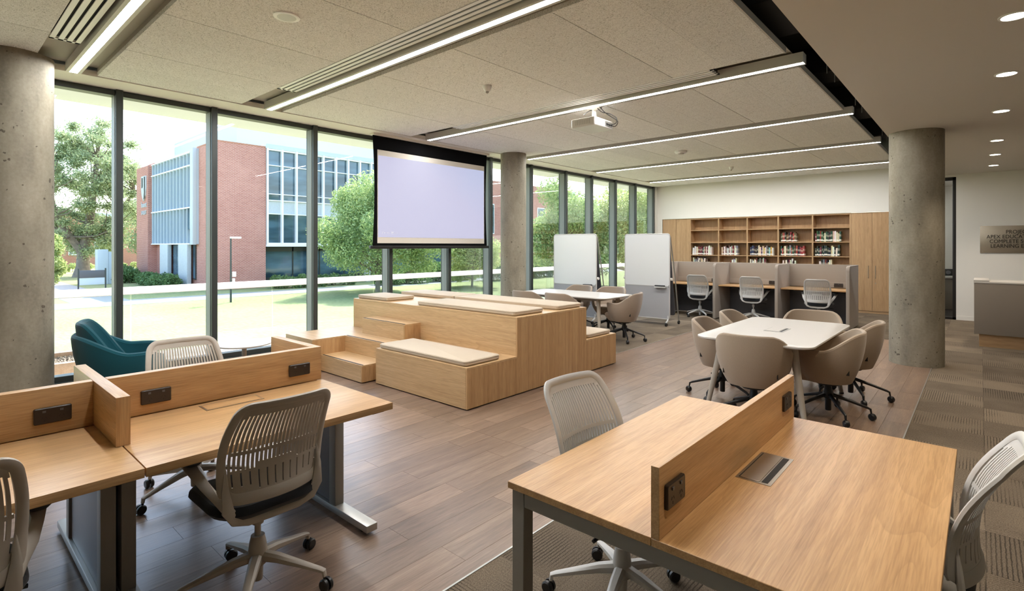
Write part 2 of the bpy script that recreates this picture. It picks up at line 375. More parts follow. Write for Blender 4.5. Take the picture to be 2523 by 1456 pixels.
# ------------------------------------------------------------------ room shell
XW, YB, ZC, ZP = -7.4, 14.95, 3.40, 3.15
floor = struct(box('floor', M_sub, None, -7.6, -4.2, -.30, 6.2, 18.6, -.010))
cxf, sxf = math.cos(math.atan(1155 / 1300)), math.sin(math.atan(1155 / 1300))
def in_view(x, y, z=0, m=60):
    D = -x * sxf + y * cxf
    if D < .3: return False
    px = 1261.5 + 1300 * (x * cxf + y * sxf) / D; py = 606 - 1300 * (z - 1.6) / D
    return -m < px < 2523 + m and py < 1456 + m
PLAT_BOXES = [(-6.9, 4.3, -3.75, 5.55), (-5.2, 3.55, -3.75, 4.3), (-6.9, 5.55, -3.75, 6.2), (-6.9, 3.8, -5.4, 4.3)]
def hidden(x, y): return any(a < x < c and b < y < d for a, b, c, d in PLAT_BOXES)
def region(x, y):
    """'wood' or 'carpet' at a floor point"""
    if x > -.48 or y > 11.0 or (x > -1.86 and y < 3.2) or (x < -4.05 and y > 6.42): return 'carpet'
    return 'wood'
planks = []
PW, PL = .185, 1.25
nrow = 0
xx = -7.2
for r in range(37):
    x0 = -.48 - (r + 1) * PW; x1 = x0 + PW; xm = (x0 + x1) / 2
    y0 = -1.6 + ((r * .47) % 1) * PL - PL
    y1_end = 11.0 if x1 > -4.05 else 6.42
    ys0 = 3.2 if x0 > -1.86 else -1.6
    y = y0
    while y < y1_end:
        a, b = max(y, ys0), min(y + PL, y1_end)
        if b - a > .04 and x0 > -7.38:
            cuts = [a] + [c for c in (3.2, 6.42) if a < c < b] + [b]
            for u, v in zip(cuts, cuts[1:]):
                xa, xb = x0, x1
                if v <= 3.2: xb = min(xb, -1.86)
                if u >= 6.42: xa = max(xa, -4.05)
                if xb - xa > .01 and v - u > .01: planks.append((xa, u, xb, v))
        y += PL
def tiles():
    out = []; T = .5
    for i in range(-14, 13):
        for j in range(-6, 31):
            x, y = -.48 + i * T, j * T - .02
            xm, ym = x + T / 2, y + T / 2
            if ym > YB - .05 or x < -7.4 or x > 5: continue
            if xm > -.48: out.append((x, y, x + T, min(y + T, YB), (i + j) % 2))
            elif x >= -1.90 - 1e-6 + (-.0) and xm > -1.86 and ym < 3.2: out.append((max(x, -1.86), y, x + T, min(y + T, 3.2), (i + j) % 2))
            elif ym > 11.0: out.append((x, max(y, 11.0), x + T, min(y + T, YB), (i + j) % 2))
            elif xm < -4.05 and ym > 6.42: out.append((x, max(y, 6.42), min(x + T, -4.05), y + T, (i + j) % 2))
    # the strip between the tile grid and the plank edge
    y = -3.0
    while y < 3.2:
        out.append((-1.86, y, -1.48, min(y + T, 3.2), int(y * 2) % 2)); y += T
    return [t for t in out if t[2] - t[0] > .03 and t[3] - t[1] > .03]
meshcache = {}
def slab_piece(name, mat, w_, d, z0, z1, bev):
    key = (name, round(w_, 3), round(d, 3))
    if key not in meshcache:
        o = MB().box(-w_ / 2, -d / 2, z0, w_ / 2, d / 2, z1).build(name, mat, None)
        meshcache[key] = o.data; bpy.data.objects.remove(o)
    return meshcache[key]
def lay(pieces, name, mat, gap, limit=290):
    near, rest = [], []
    for p in pieces:
        cx_, cy_ = (p[0] + p[2]) / 2, (p[1] + p[3]) / 2
        if hidden(cx_, cy_): rest.append((1e9, p)); continue
        vis = in_view(cx_, cy_, 0, 140)
        (near if vis else rest).append((math.hypot(cx_, cy_), p))
    near.sort(key=lambda q: q[0]); rest += near[limit:]; near = near[:limit]
    for _, p in near:
        wd, dp = p[2] - p[0] - gap, p[3] - p[1] - gap
        rot = PI / 2 if (len(p) > 4 and p[4]) else 0
        me = slab_piece(name, mat, dp if rot else wd, wd if rot else dp, -.010, 0, 0)
        link(name, me, floor, ((p[0] + p[2]) / 2, (p[1] + p[3]) / 2, 0), rot)
    mb = MB()
    for _, p in rest: mb.box(p[0] + gap / 2, p[1] + gap / 2, -.010, p[2] - gap / 2, p[3] - gap / 2, 0)
    if rest: mb.build(name, mat, floor)['kind'] = 'stuff'
lay(planks, 'floor_plank', M_floor, .0015)
lay(tiles(), 'carpet_tile', M_carpet, .001)
def trimstrip(x0, y0, x1, y1): return box('trim_1', M_alu, None, x0, y0, -.009, x1, y1, .003)
for q in ((-.486, 3.2, -.476, 11.0), (-1.866, -3.0, -1.856, 3.2), (-4.056, 6.42, -4.046, 11.0)): struct(trimstrip(*q))

# walls
BX0, BX1, BZ = -7.2, -1.50, 2.40
mb = MB().box(-7.5, YB, BZ + .02, -1.47, YB + .2, 3.75).box(-7.5, YB, 0, BX0 - .02, YB + .2, BZ + .02).box(BX1 + .03, YB, 0, -1.35, YB + .2, 3.75)
mb.box(-1.47, YB, 3.17, 6.2, YB + .2, 3.75).box(-.40, YB, 0, 6.2, YB + .2, 3.17).box(-1.35, YB, 3.10, -.40, YB + .2, 3.17)
struct(mb.build('wall_back', M_white, None))
struct(box('wall_right', M_warm, None, 6.2, -4.2, 0, 6.4, 18.6, 3.75))
struct(box('wall_front', M_warm, None, -7.6, -4.4, 0, 6.4, -4.2, 3.75))
struct(MB().box(-.39, YB - .012, 0, 6.2, YB, .09).build('baseboard_back', M_white, None))
mb = MB().box(BX0 - .03, YB - .012, BZ, BX1 + .03, YB + .01, BZ + .03).box(BX0 - .03, YB - .012, .0, BX0, YB + .01, BZ).box(BX1, YB - .012, .0, BX1 + .03, YB + .01, BZ)
struct(mb.build('trim_2', M_white, None, bevel=.003))
# ceiling: dark slab above, plasterboard over the aisle, acoustic panels in bays
ceil = struct(box('ceiling', M_void, None, -9.0, -4.4, 3.95, 6.4, 18.8, 4.15))
struct(box('ceiling', M_warm, None, -.985, -4.2, ZP, 6.2, YB, ZP + .06))
ceilwin = struct(box('trim_3', M_white, None, -7.5, -4.2, ZC - .01, -7.0, YB, ZC + .05))
for i, (y0, y1, x0, x1, z0, z1) in enumerate(((4.6, 5.5, -2.2, -.5, 3.6, 3.93), (7.0, 7.5, -2.4, -.6, 3.62, 3.9), (9.0, 9.8, -2.2, -.5, 3.58, 3.93), (11.5, 12.1, -2.2, -.5, 3.6, 3.93))):
    box('air_duct', M_duct, ceil, x0, y0, z0, x1, y1, z1, bevel=.01)
for y in (2.5, 3.6, 4.1, 6.4, 6.8, 8.1, 8.6, 10.6, 11.2, 13.0):
    MB().cyl((-1.22, y, ZC + .03), (-1.22, y, 3.95), .004, n=6).build('hanger_rod', M_alu, ceil)
LIGHTS = [1.05, 3.03, 5.68, 8.29, 10.87, 13.6]
def gap_of(i): return (LIGHTS[i] - .31, LIGHTS[i] + .21) if i <= 2 else (LIGHTS[i] - .16, LIGHTS[i] + .15)
XJ = [-1.37, -2.47, -3.60, -4.73, -5.86, -7.0]
bays = [(-4.2, gap_of(0)[0])] + [(gap_of(i)[1], gap_of(i + 1)[0]) for i in range(5)] + [(gap_of(5)[1], YB)]
for bi, (y0, y1) in enumerate(bays):
    for k in range(5):
        xa, xb = XJ[k + 1], XJ[k]; xm = (xa + xb) / 2
        for (p, q, gl, gr) in ((xa, xm, .004, .0008), (xm, xb, .0008, .004)):
            me = slab_piece('ceiling_panel', M_panel, q - p - gl - gr, y1 - y0, 0, .04, 0)
            link('ceiling_panel', me, ceil, ((p + gl + q - gr) / 2, (y0 + y1) / 2, ZC))
    box('panel_edge', M_rail, ceil, -1.37, y0, ZC - .004, -1.355, y1, ZC + .055)
lab = ['linear ceiling light ending at the concrete column by the teal armchair', 'long linear ceiling light with air slots that runs to the head of the projection screen',
       'long linear ceiling light with air slots just beside the white projector', 'slim linear ceiling light, next one beyond the projector towards the bookcase',
       'slim linear ceiling light, second beyond the projector, before the smoke detector', 'slim linear ceiling light closest to the bookcase wall']
for i in range(6):
    c = LIGHTS[i]; g0, g1 = gap_of(i)
    t = thing('linear_light', lab[i], 'light', (0, c, ZC), 0, 'linear ceiling lights')
    x0, x1 = -6.92, -1.27
    hw = .062 if i < 3 else .05
    m = MB().box(x0, -hw, -.034, x1, -.032, .06).box(x0, .032, -.034, x1, hw, .06).box(x0, -.032, .0, x1, .032, .06).box(x1 - .006, -.0319, -.034, x1, .0319, 0).box(x0, -.0319, -.034, x0 + .006, .0319, 0)
    m.build('housing', M_rail, t)
    box('diffuser', M_strip, t, x0 + .007, -.031, -.033, x1 - .007, .031, -.02)
    m = MB().box(-7.0, g0 - c, .085, -1.38, g1 - c, .09).box(-7.0, g0 - c - .004, .041, -1.38, g0 - c, .09).box(-7.0, g1 - c, .041, -1.38, g1 - c + .004, .09)
    m.build('trough', M_trough, t)
    if i <= 2:
        va = -.30
        m = MB()
        for k in range(4): m.box(-6.02, va + k * .058, .0, -2.05, va + k * .058 + .036, .010)
        m.box(-6.02, va, .0, -5.99, va + .210, .010).box(-2.08, va, .0, -2.05, va + .210, .010)
        m.build('air_slot_bar', M_wpaint, t)
        box('air_slot_back', M_duct, t, -6.0, va + .01, .022, -2.07, va + .204, .05)
# windows: kerb, mullions, panes
kerb = struct(box('wall_left', M_frame, None, -7.62, -4.2, -.3, -7.36, YB + .1, .13))
WY_ = [-4.15, -2.6, -1.1, .25, 1.535, 2.54, 3.92, 5.26, 6.57, 7.69, 8.98, 10.28, 11.40, 12.57, 13.67, 14.78]
for i in range(len(WY_) - 1):
    a, b = WY_[i], WY_[i + 1]
    m = MB().box(-7.60, a - .034, .13, -7.38, a + .034, ZC - .01)
    if i == len(WY_) - 2: m.box(-7.60, b - .034, .13, -7.38, b + .034, ZC - .01)
    m.box(-7.56, a + .034, ZC - .075, -7.42, b - .034, ZC - .012).box(-7.56, a + .034, .13, -7.42, b - .034, .19)
    wdw = struct(m.build('window_%d' % (i + 1), M_frame, None, bevel=.004, seg=1))
    box('lit_side_bead', M_litbead, wdw, -7.56, b - .040, .19, -7.43, b - .0345, ZC - .075)  # paler strip paints the daylit side of the mullion
    box('pane', M_glass, wdw, -7.510, a + .034, .185, -7.498, b - .034, ZC - .07)
struct(box('wall_left', M_white, None, -7.6, 14.82, .13, -7.36, YB, ZC - .01))
struct(box('wall_left', M_white, None, -7.6, -4.4, ZC + .04, -7.4, YB + .2, 3.95))

# glazed partition beside the column and the room behind it
door = struct(MB().box(-1.35, YB + .02, 0, -1.29, YB + .12, 3.10).box(-.46, YB + .02, 0, -.40, YB + .12, 3.10).box(-1.35, YB + .02, 3.03, -.40, YB + .12, 3.10).box(-1.35, YB + .02, 0, -.40, YB + .12, .05).build('door_1', M_black, None, bevel=.003))
box('pane', M_glass, door, -1.29, YB + .06, .05, -.46, YB + .07, 3.03)
struct(box('wall_back', M_white, None, -1.48, 18.4, 0, 6.2, 18.6, 3.75)); struct(box('ceiling', M_warm, None, -1.42, YB + .2, 3.2, 6.2, 18.4, 3.25))
struct(box('wall_left', M_warm, None, -1.48, YB + .2, 0, -1.42, 18.4, 3.2))
t = thing('office_light', 'short linear ceiling light seen through the glazed door beside the concrete column', 'light', (-1.0, 16.6, 3.2), PI / 2)
box('housing', M_rail, t, -.7, -.045, -.07, .7, .045, -.0); box('diffuser', M_strip, t, -.68, -.022, -.08, .68, .022, -.0701)
t = thing('office_counter', 'low white-topped counter seen through the glazed door beside the concrete column', 'counter', (-1.0, 17.6, 0))
box('body', M_laptaupe, t, -.38, -.3, 0, 2.6, .4, .78, bevel=.004); box('top', M_lam, t, -.40, -.34, .78, 2.65, .44, .84, bevel=.004)
def small_box(name, label, cat, x, w_, h_):
    t = thing(name, label, cat, (x, 17.55, .84))
    MB().pad(w_, .09, 0, h_, .03, .012).build('body', M_black, t, smooth=True); MB().cyl((0, -.046, h_ * .5), (0, -.05, h_ * .5), min(w_, h_) * .3, n=14).build('front_ring', M_dsteel, t)
small_box('desk_speaker', 'small upright black speaker on the counter behind the glazed door', 'speaker', -.81, .07, .19)
small_box('desk_radio', 'wide black radio box on the counter behind the glazed door', 'radio', -.62, .20, .17)

# concrete columns
def column(x, y, r, z1, label):
    m = MB().lathe([(r, 0), (r, z1)], 56)
    o = m.build('concrete_column', M_conc, None, smooth=True, loc=(x, y, 0)); return tag(o, label, 'column', 'round concrete columns')
column(-.66, 9.06, .305, ZP, 'round grey concrete column between the plank floor and the carpet aisle')
column(-6.85, 7.75, .25, ZC, 'slim round concrete column at the window line behind the stepped seating')
column(-6.83, .60, .29, ZC, 'round concrete column at the window line beside the teal armchair')

# ------------------------------------------------------------------ cabinets, bookcase
def cupboard(x0, x1, label, handles):
    t = thing('tall_cupboard', label, 'cupboard', (x0, YB + .02, 0), 0, 'tall oak cupboards')
    w_ = x1 - x0; box('body', cab['Z'], t, 0, .03, .06, w_, .34, BZ); box('plinth', cab['X'], t, 0, .01, 0, w_, .06, .058)
    for k in range(2):
        a = k * w_ / 2
        d = box('door', cab['Z'], t, a + .002, 0, .062, a + w_ / 2 - .002, .022, BZ - .002, bevel=.001, seg=1)
        if handles:
            hx = w_ / 2 + (-.07 if k == 0 else .07)
            MB().tube([(hx, 0, .84), (hx, -.03, .85), (hx, -.03, 1.12), (hx, 0, 1.13)], .006, 6).build('handle', M_inox, d)
            if k: MB().cyl((hx, -.006, .72), (hx, .004, .72), .013, n=12).build('lock', M_inox, d)
cupboard(BX0, -6.357, 'pair of plain oak cupboard doors at the window end of the bookcase', False)
cupboard(-2.343, BX1, 'tall oak cupboard with two steel bar handles beside the big concrete column', True)
bc = thing('bookcase', 'built-in oak bookcase of five bays along the back wall', 'bookcase', (0, YB + .02, 0))
BAY = [-6.34, -5.52, -4.75, -3.97, -3.17, -2.36]
SH = [.06, .33, .66, 1.0, 1.345, 1.705, 2.06]
box('back', cab['Z'], bc, BAY[0], .30, 0, BAY[5], .32, BZ)
for x in BAY: box('upright', cab['Z'], bc, x - .016, 0, 0, x + .016, .30, BZ)
for k in range(5):
    box('top_panel', cab['X'], bc, BAY[k] + .016, 0, BZ - .035, BAY[k + 1] - .016, .30, BZ)
    for z in SH: box('shelf', cab['X'], bc, BAY[k] + .016, .004, z - .022, BAY[k + 1] - .016, .30, z)
bk = MB().box(-.5, 0, 0, .5, .16, .24).build('book', M_book, None, bevel=.0)
BCOL = {'white': (226, 222, 212), 'cream': (214, 200, 168), 'black': (34, 32, 34), 'navy blue': (44, 54, 86), 'dark green': (34, 66, 50), 'maroon': (112, 40, 44), 'grey': (140, 140, 140), 'red': (160, 56, 52), 'brown': (106, 76, 56), 'pale blue': (150, 174, 196), 'yellow': (200, 170, 90)}
pal = {'w': ['white', 'cream', 'white', 'grey', 'black', 'brown', 'white', 'maroon'], 'b': ['pale blue', 'white', 'navy blue', 'cream', 'grey', 'yellow', 'white', 'black'],
       'g': ['dark green', 'dark green', 'white', 'maroon', 'black', 'red', 'cream', 'dark green'], 'm': ['black', 'maroon', 'white', 'red', 'dark green', 'grey', 'brown', 'cream']}
ORD = 'first second third fourth fifth sixth seventh eighth ninth tenth eleventh twelfth thirteenth fourteenth fifteenth sixteenth seventeenth eighteenth nineteenth twentieth'.split()
ORD += ['twenty-' + q for q in ORD[:9]]
BAYN = ['bay nearest the windows', 'second bay from windows', 'middle bay', 'fourth bay from windows', 'bay nearest steel handles']
first = True
for (b, srow, frac, p, off) in ((0, 4, .70, 'w', .03), (1, 4, .58, 'w', .05), (2, 4, .78, 'b', .05), (3, 4, .70, 'm', .03), (4, 4, .66, 'g', .03), (3, 5, .47, 'm', .03), (4, 5, .70, 'g', .03),
                                 (0, 3, .55, 'w', .04), (1, 3, .22, 'w', .28), (2, 3, .55, 'w', .04), (3, 3, .36, 'w', .08), (4, 3, .32, 'w', .12)):
    x = BAY[b] + .02 + off; xe = BAY[b] + .02 + off + frac * (BAY[b + 1] - BAY[b] - .04); k = 0
    rown = {3: 'lowest visible shelf', 4: 'third shelf down', 5: 'second shelf down'}[srow]
    while x < xe and k < len(ORD):
        th = R.uniform(.024, .042); h = R.uniform(.80, 1.16); cn = R.choice(pal[p])
        o = bk if first else bk.copy()
        if not first: COL.objects.link(o)
        first = False
        o.location = (x + th / 2, YB + .05 + R.uniform(0, .03), SH[srow]); o.scale = (th - .002, 1, h)
        o.rotation_euler = (0, R.choice((0, 0, 0, 0, .05)), 0)
        q = [max(4, min(250, v + R.uniform(-14, 14))) for v in BCOL[cn]]; o.color = lin(q)
        tag(o, '%s book, %s on the %s, %s' % (cn, ORD[k], rown, BAYN[b]), 'book', 'books in the %s on the %s' % (BAYN[b], rown))
        x += th + .001; k += 1

# ------------------------------------------------------------------ study carrels
def sock(parent, M, w_=.12, h_=.075, name='power_socket', mat=None, slots=2):
    """wall socket: plate in local XZ, facing -Y"""
    m = MB(); rs = []
    for ins, y in ((0, 0), (0, -.009), (.003, -.012)):
        rs.append([M @ Vector((x, y, z)) for x, z in rrect(w_ - 2 * ins, h_ - 2 * ins, .006, 3)])
    o = m.rings(rs).build(name, mat or M_brown, parent, bevel=0)
    m = MB()
    for k in range(slots):
        cx_ = (k - (slots - 1) / 2) * w_ * .46
        m.box(cx_ - .006, -.015, h_ * .22, cx_ + .006, -.011, h_ * .34, M)
    m.build('switch', M_dsteel, o)
    m = MB()
    for k in range(slots):
        cx_ = (k - (slots - 1) / 2) * w_ * .46
        for dx, rr in ((-.007, .5), (.007, -.5)):
            m.box(-.0013, -.0128, -.005, .0013, -.0115, .005, M @ Matrix.Translation((cx_ + dx, 0, -h_ * .1)) @ Matrix.Rotation(rr, 4, 'Y'))
        m.box(cx_ - .0013, -.0128, -h_ * .34, cx_ + .0013, -.0115, -h_ * .22, M)
    m.build('pin_slots', M_duct, o)
    return o
CX = [-5.60, -4.36, -3.10, -1.86]
CY0, CY1, CH = 11.55, 12.5, 1.22
def fin_panel(x):
    pts = [(CY0, .02), (CY1, .02), (CY1, CH)] + [(CY0 + .09 + .09 * math.cos(a), CH - .09 + .09 * math.sin(a)) for a in [PI / 2 + PI / 2 * k / 6 for k in range(7)]]
    return MB().rings([[(x - .03, y, z) for y, z in pts], [(x + .03, y, z) for y, z in pts]])
names = ['grey felt study booth beside the mobile whiteboard', 'grey felt study booth in the middle of the row of three', 'grey felt study booth at the end nearest the tall oak cupboard']
for k in range(3):
    t = thing('study_carrel', names[k], 'study booth', (0, 0, 0), 0, 'felt study booths')
    fin_panel(CX[k]).build('side_panel', M_screenfab, t, bevel=.008)
    if k == 2: fin_panel(CX[3]).build('side_panel', M_screenfab, t, bevel=.008)
    a, b = CX[k] + .03, CX[k + 1] - .03
    box('back_panel', M_screenfab, t, a, CY1 - .06, .74, b, CY1, CH, bevel=.006)
    box('lower_back_panel', M_screenfab, t, a, CY1 - .055, .75, b, CY1 - .075, .86, bevel=.002)
    box('modesty_panel', M_dsteel, t, a, CY1 - .05, .02, b, CY1 - .02, .74)
    box('desktop', oak['X'], t, a, CY0 + .18, .715, b, CY1 - .06, .74, bevel=.003)
    box('cable_tray', M_dsteel, t, a + .1, CY1 - .25, .62, b - .1, CY1 - .1, .66)
    sock(t, Matrix.Translation((b - .27, CY1 - .075, .80)), .16, .075, slots=3)

# ------------------------------------------------------------------ task chair (faces +Y)
def make_task_chair(shell_mat, panel_mat, label, base_mat):
    t = thing('task_chair', label, 'chair', (0, 0, 0), 0, 'slat-backed task chairs')
    def S(u, v, off=0):
        wv = .190 + .026 * math.sin(PI * min(1, max(0, v * .8 + .1))) - .012 * v * v
        y = -.215 - .02 * v - .085 * v ** 2 + (.022 * math.sin(PI * min(v * 1.1, 1.0))) + .055 * u * u * (1 - .45 * v)
        return (u * wv, y - .03 * max(0, v - .55) ** 1.5, .535 + .400 * v)
    # slotted panel
    NS = 23; us = []; kinds = []
    for k in range(NS):
        a = -.93 + 1.86 * k / NS; b = -.93 + 1.86 * (k + .64) / NS
        us += [a, b]; kinds += ['slat', 'gap']
    us.append(.93)
    vs = [-.02, .05, .10, .15, .20, .25, .28, .34, .40, .45, .49, .56, .64, .72, .80, .86, .885, .91, .95, 1.0]
    def mask(i, j):
        if kinds[i] == 'slat': return True
        v = (vs[j] + vs[j + 1]) / 2; u = abs((us[i] + us[i + 1]) / 2); top = .91 - .05 * max(0, u - .75) / .2
        if .49 < v < top: return False
        if .28 + (.05 if u < .4 else 0) < v < .45: return False
        if .05 + .1 * u * u < v < .25 and (i // 2) % 2 == 0: return False
        return True
    MB().shell(S, us, vs, mask, .007).build('back_panel', panel_mat, t)
    # frame round the panel
    loop = rrect(2.06, 2.10, .24, 6)
    loop = [(x, .5 + y / 2 - .005) for x, y in loop]
    def uvn(u, v):
        e = 1e-3
        a = Vector(S(u + e, v)) - Vector(S(u - e, v)); b = Vector(S(u, v + e)) - Vector(S(u, v - e)); return a.cross(b).normalized()
    pts = []; nr = []
    n = len(loop)
    for i in range(n):
        (u0, v0), (u1, v1) = loop[i], loop[(i + 1) % n]
        st = 12 if math.hypot(u1 - u0, v1 - v0) > .4 else 1
        for q in range(st):
            u, v = u0 + (u1 - u0) * q / st, v0 + (v1 - v0) * q / st
            pts.append(S(u, v)); nr.append(uvn(u, v))
    wl = [.036 + .02 * max(0, 1 - (p[2] - .50) / .16) for p in pts]
    m = MB().sweep(pts, nr, wl, .020, n=8, closed=True)
    m.build('back_frame', shell_mat, t, smooth=True)
    m = MB()
    yk = [(-.203, -.168, .66), (-.206, -.176, .57), (-.198, -.182, .485), (-.168, -.180, .437), (-.11, -.168, .412), (0, -.158, .405), (.11, -.168, .412), (.168, -.180, .437), (.198, -.182, .485), (.206, -.176, .57), (.203, -.168, .66)]
    m.sweep(yk, [Vector((0, -1, .25))] * len(yk), [.006, .03, .05, .05, .046, .046, .046, .05, .05, .03, .006], [.004, .018, .024, .024, .024, .024, .024, .024, .024, .018, .004])
    m.sweep([(0, -.16, .405), (0, -.08, .398), (0, 0, .395)], Vector((0, 0, 1)), [.20, .17, .14], .03)
    m.build('yoke', shell_mat, t, smooth=True)
    for s in (-1, 1):
        ar = [(s * .206, -.168, .50), (s * .224, -.13, .53), (s * .250, -.075, .575), (s * .270, -.01, .62), (s * .278, .05, .648), (s * .276, .12, .657)]
        a = MB().sweep(ar, [Vector((s, 0, .25))] * 2 + [Vector((s * .6, -.2, .8))] * 2 + [Vector((0, 0, 1))] * 2, [.05, .046, .042, .046, .06, .055], [.022, .022, .022, .022, .02, .018], n=8).build('armrest', shell_mat, t, smooth=True)
        MB().pad(.075, .245, .658, .684, .034, .008, (s * .275, .085)).build('arm_pad', M_black, a, smooth=True)
    # seat
    def seat_ring(sc, z, dy=0): return [(x * sc, y * sc + .03 + dy, z + .012 * (x / .24) ** 2 - .03 * max(0, (y * sc) / .23 - .35)) for x, y in rrect(.49, .47, .13, 6)]
    MB().rings([seat_ring(.80, .415), seat_ring(.93, .425), seat_ring(1, .448), seat_ring(.99, .468), seat_ring(.94, .482), seat_ring(.7, .484), seat_ring(.3, .482)]).build('seat', M_seat, t, smooth=True)
    MB().box(-.08, -.12, .365, .08, .10, .415).build('mechanism', M_black, t, bevel=.012)
    MB().tube([(.06, .02, .39), (.17, .03, .385), (.25, .035, .375)], .008, 6).build('lever', M_black, t, smooth=True)
    MB().lathe([(.014, .16), (.014, .30), (.026, .30), (.026, .37), (.03, .375)], 14).build('gas_lift', base_mat, t, smooth=True)
    MB().lathe([(.020, .035), (.022, .04), (.024, .10), (.040, .115), (.044, .16), (.036, .215), (.030, .24), (.030, .245)], 18).build('hub', base_mat, t, smooth=True)
    for k in range(5):
        an = 2 * PI * k / 5 + .35; d = Vector((math.cos(an), math.sin(an), 0)); up = Vector((0, 0, 1))
        MB().sweep([d * .02 + up * .15, d * .10 + up * .140, d * .22 + up * .112, d * .30 + up * .092, d * .318 + up * .086, d * .322 + up * .062], [up, up, up, up, (up + d).normalized(), d], [.055, .05, .038, .032, .030, .026], [.05, .042, .028, .022, .020, .016], n=8).build('base_arm', base_mat, t, smooth=True)
        m = MB(); c = d * .322; tg = Vector((-d.y, d.x, 0)); rr = .028
        ax = (tg * math.cos(k * 1.7) + d * math.sin(k * 1.7)).normalized(); c2 = c + ax.cross(up) * .012
        for s in (-1, 1):
            q0 = c2 + ax * (s * .005) + up * rr; q1 = c2 + ax * (s * .024) + up * rr
            m.rings([[p + (ax.cross(up) * math.cos(a) + up * math.sin(a)) * r for a in [2 * PI * i / 16 for i in range(16)]] for p, r in ((q0, rr), (q0 * .35 + q1 * .65, rr), (q1, rr * .8))])
        m.cyl(c + up * .03, c + up * .07, .007, n=8)
        m.build('caster', M_black, t, smooth=True)
    return t
tc = make_task_chair(M_greige, M_greige, 'greige slat-back task chair, whole back in view, at the screened workstation', M_greige)
tc.location = (-2.54, 1.06, 0); tc.rotation_euler = (0, 0, PI / 2 + .0)
dup(tc, (-2.54, .012, 0), PI / 2 - .02, 'greige slat-back task chair only partly in frame at the second bay of the screened workstation')
dup(tc, (-3.84, 1.20, 0), -PI / 2 - .06, 'greige slat-back task chair behind the low workstation screen, in front of the teal armchair')
td = make_task_chair(M_lgrey, M_lgrey, 'grey ribbed task chair pushed under the window side of the steel-legged double desk', M_lgrey)
td.location = (-1.21, 2.11, 0); td.rotation_euler = (0, 0, -PI / 2 - .10)
dup(td, (-.215, 2.40, 0), PI / 2 - .055, 'pale grey task chair pushed in on the carpet side of the steel-legged double desk')
for (x, y, r, l) in ((-4.77, 11.80, .12, 'pale grey task chair in the study booth beside the mobile whiteboard'), (-3.64, 11.88, .08, 'pale grey task chair in the middle study booth'), (-2.38, 11.76, .06, 'pale grey task chair in the study booth nearest the tall cupboard')):
    dup(td, (x, y, 0), r, l)

# ------------------------------------------------------------------ upholstered tub chairs (face +Y)
def tub_shell(a, b, h_arm, h_back, z0, phi, th, sq=2.4, lean=.06, r0=.66, nose=.3):
    def S(u, v):
        ph = u * phi; sn, cs = math.sin(ph), math.cos(ph)
        d = (abs(sn) ** sq + abs(cs) ** sq) ** (-1 / sq)
        q = max(0, min(1, (1.75 - abs(ph)) / 1.15)); q = q * q * (3 - 2 * q)
        h = h_arm + (h_back - h_arm) * q
        v_ = max(v, 0)
        k = r0 + (1 - r0) * (1 - (1 - min(v_, 1)) ** 2.2)
        le = 1 + lean * v_ * q
        return (a * sn * d * k, -b * cs * d * k * le, z0 + (h - z0) * v)
    us = [-1 + 2 * i / 36 for i in range(37)]; vs = [0, .05, .12, .22, .35, .5, .65, .8, .92, 1.0]
    rim = [S(1, v) for v in vs] [::1]
    path = [S(-1, v) for v in vs] + [S(u, 1) for u in us[1:-1]] + [S(1, v) for v in reversed(vs)]
    return S, us, vs, path
def make_tub(mat, label):
    t = thing('tub_chair', label, 'chair', (0, 0, 0), 0, 'upholstered tub chairs')
    S, us, vs, path = tub_shell(.305, .27, .635, .80, .345, 2.45, .04)
    m = MB().shell(S, us, vs, lambda i, j: True, .036); m.tube(path, .0185, 8)
    sh = m.build('shell', mat, t, smooth=True)
    m = MB()
    for s in (-1, 1):
        q = S(.40 * s, .30); m.box(q[0] - .004, q[1] - .034, q[2] - .03, q[0] + .004, q[1] - .010, q[2] + .012)
    m.build('side_tag', M_black, sh)
    m = MB(); out = lambda k, z: [(S(u, 0)[0] * k, S(u, 0)[1] * k, z) for u in us] + [(S(1, 0)[0] * k * .9, .235 * k, z), (-S(1, 0)[0] * k * .9, .235 * k, z)]
    m.rings([out(.55, .325), out(.9, .33), out(1.0, .35), out(1.22, .415), out(1.24, .455), out(1.17, .475), out(.8, .482)])
    m.build('seat_cushion', mat, t, smooth=True)
    MB().lathe([(.10, .30), (.10, .33)], 20).build('seat_plate', M_blackm, t, smooth=True)
    MB().lathe([(.024, .05), (.026, .06), (.026, .16), (.042, .17), (.045, .21), (.034, .25), (.028, .30)], 16).build('hub', M_blackm, t, smooth=True)
    MB().tube([(.05, 0, .30), (.16, -.04, .285), (.21, -.06, .275)], .006, 6).build('lever', M_blackm, t, smooth=True)
    for k in range(5):
        an = 2 * PI * k / 5 - .2; d = Vector((math.cos(an), math.sin(an), 0)); up = Vector((0, 0, 1))
        MB().sweep([d * .03 + up * .20, d * .18 + up * .155, d * .31 + up * .112, d * .335 + up * .10, d * .342 + up * .06], [up, up, up, (up + d).normalized(), d], [.036, .030, .024, .022, .016], [.036, .028, .022, .02, .014], n=8).build('base_arm', M_blackm, t, smooth=True)
        m = MB(); c = d * .342; tg = (Vector((-d.y, d.x, 0)) + d * math.sin(k * 2.1)).normalized(); side = tg.cross(up)
        m.rings([[c + side * .008 + tg * s + up * .032 + (side * math.cos(a) + up * math.sin(a)) * r for a in [2 * PI * i / 16 for i in range(16)]] for s, r in ((-.022, .024), (-.012, .032), (.012, .032), (.022, .024))])
        m.build('caster', M_blackm, t, smooth=True)
    return t
tub = make_tub(M_tub, 'beige tub chair at the near end of the white table, behind the double desk')
tub.location = (-1.56, 5.10, 0); tub.rotation_euler = (0, 0, .10)
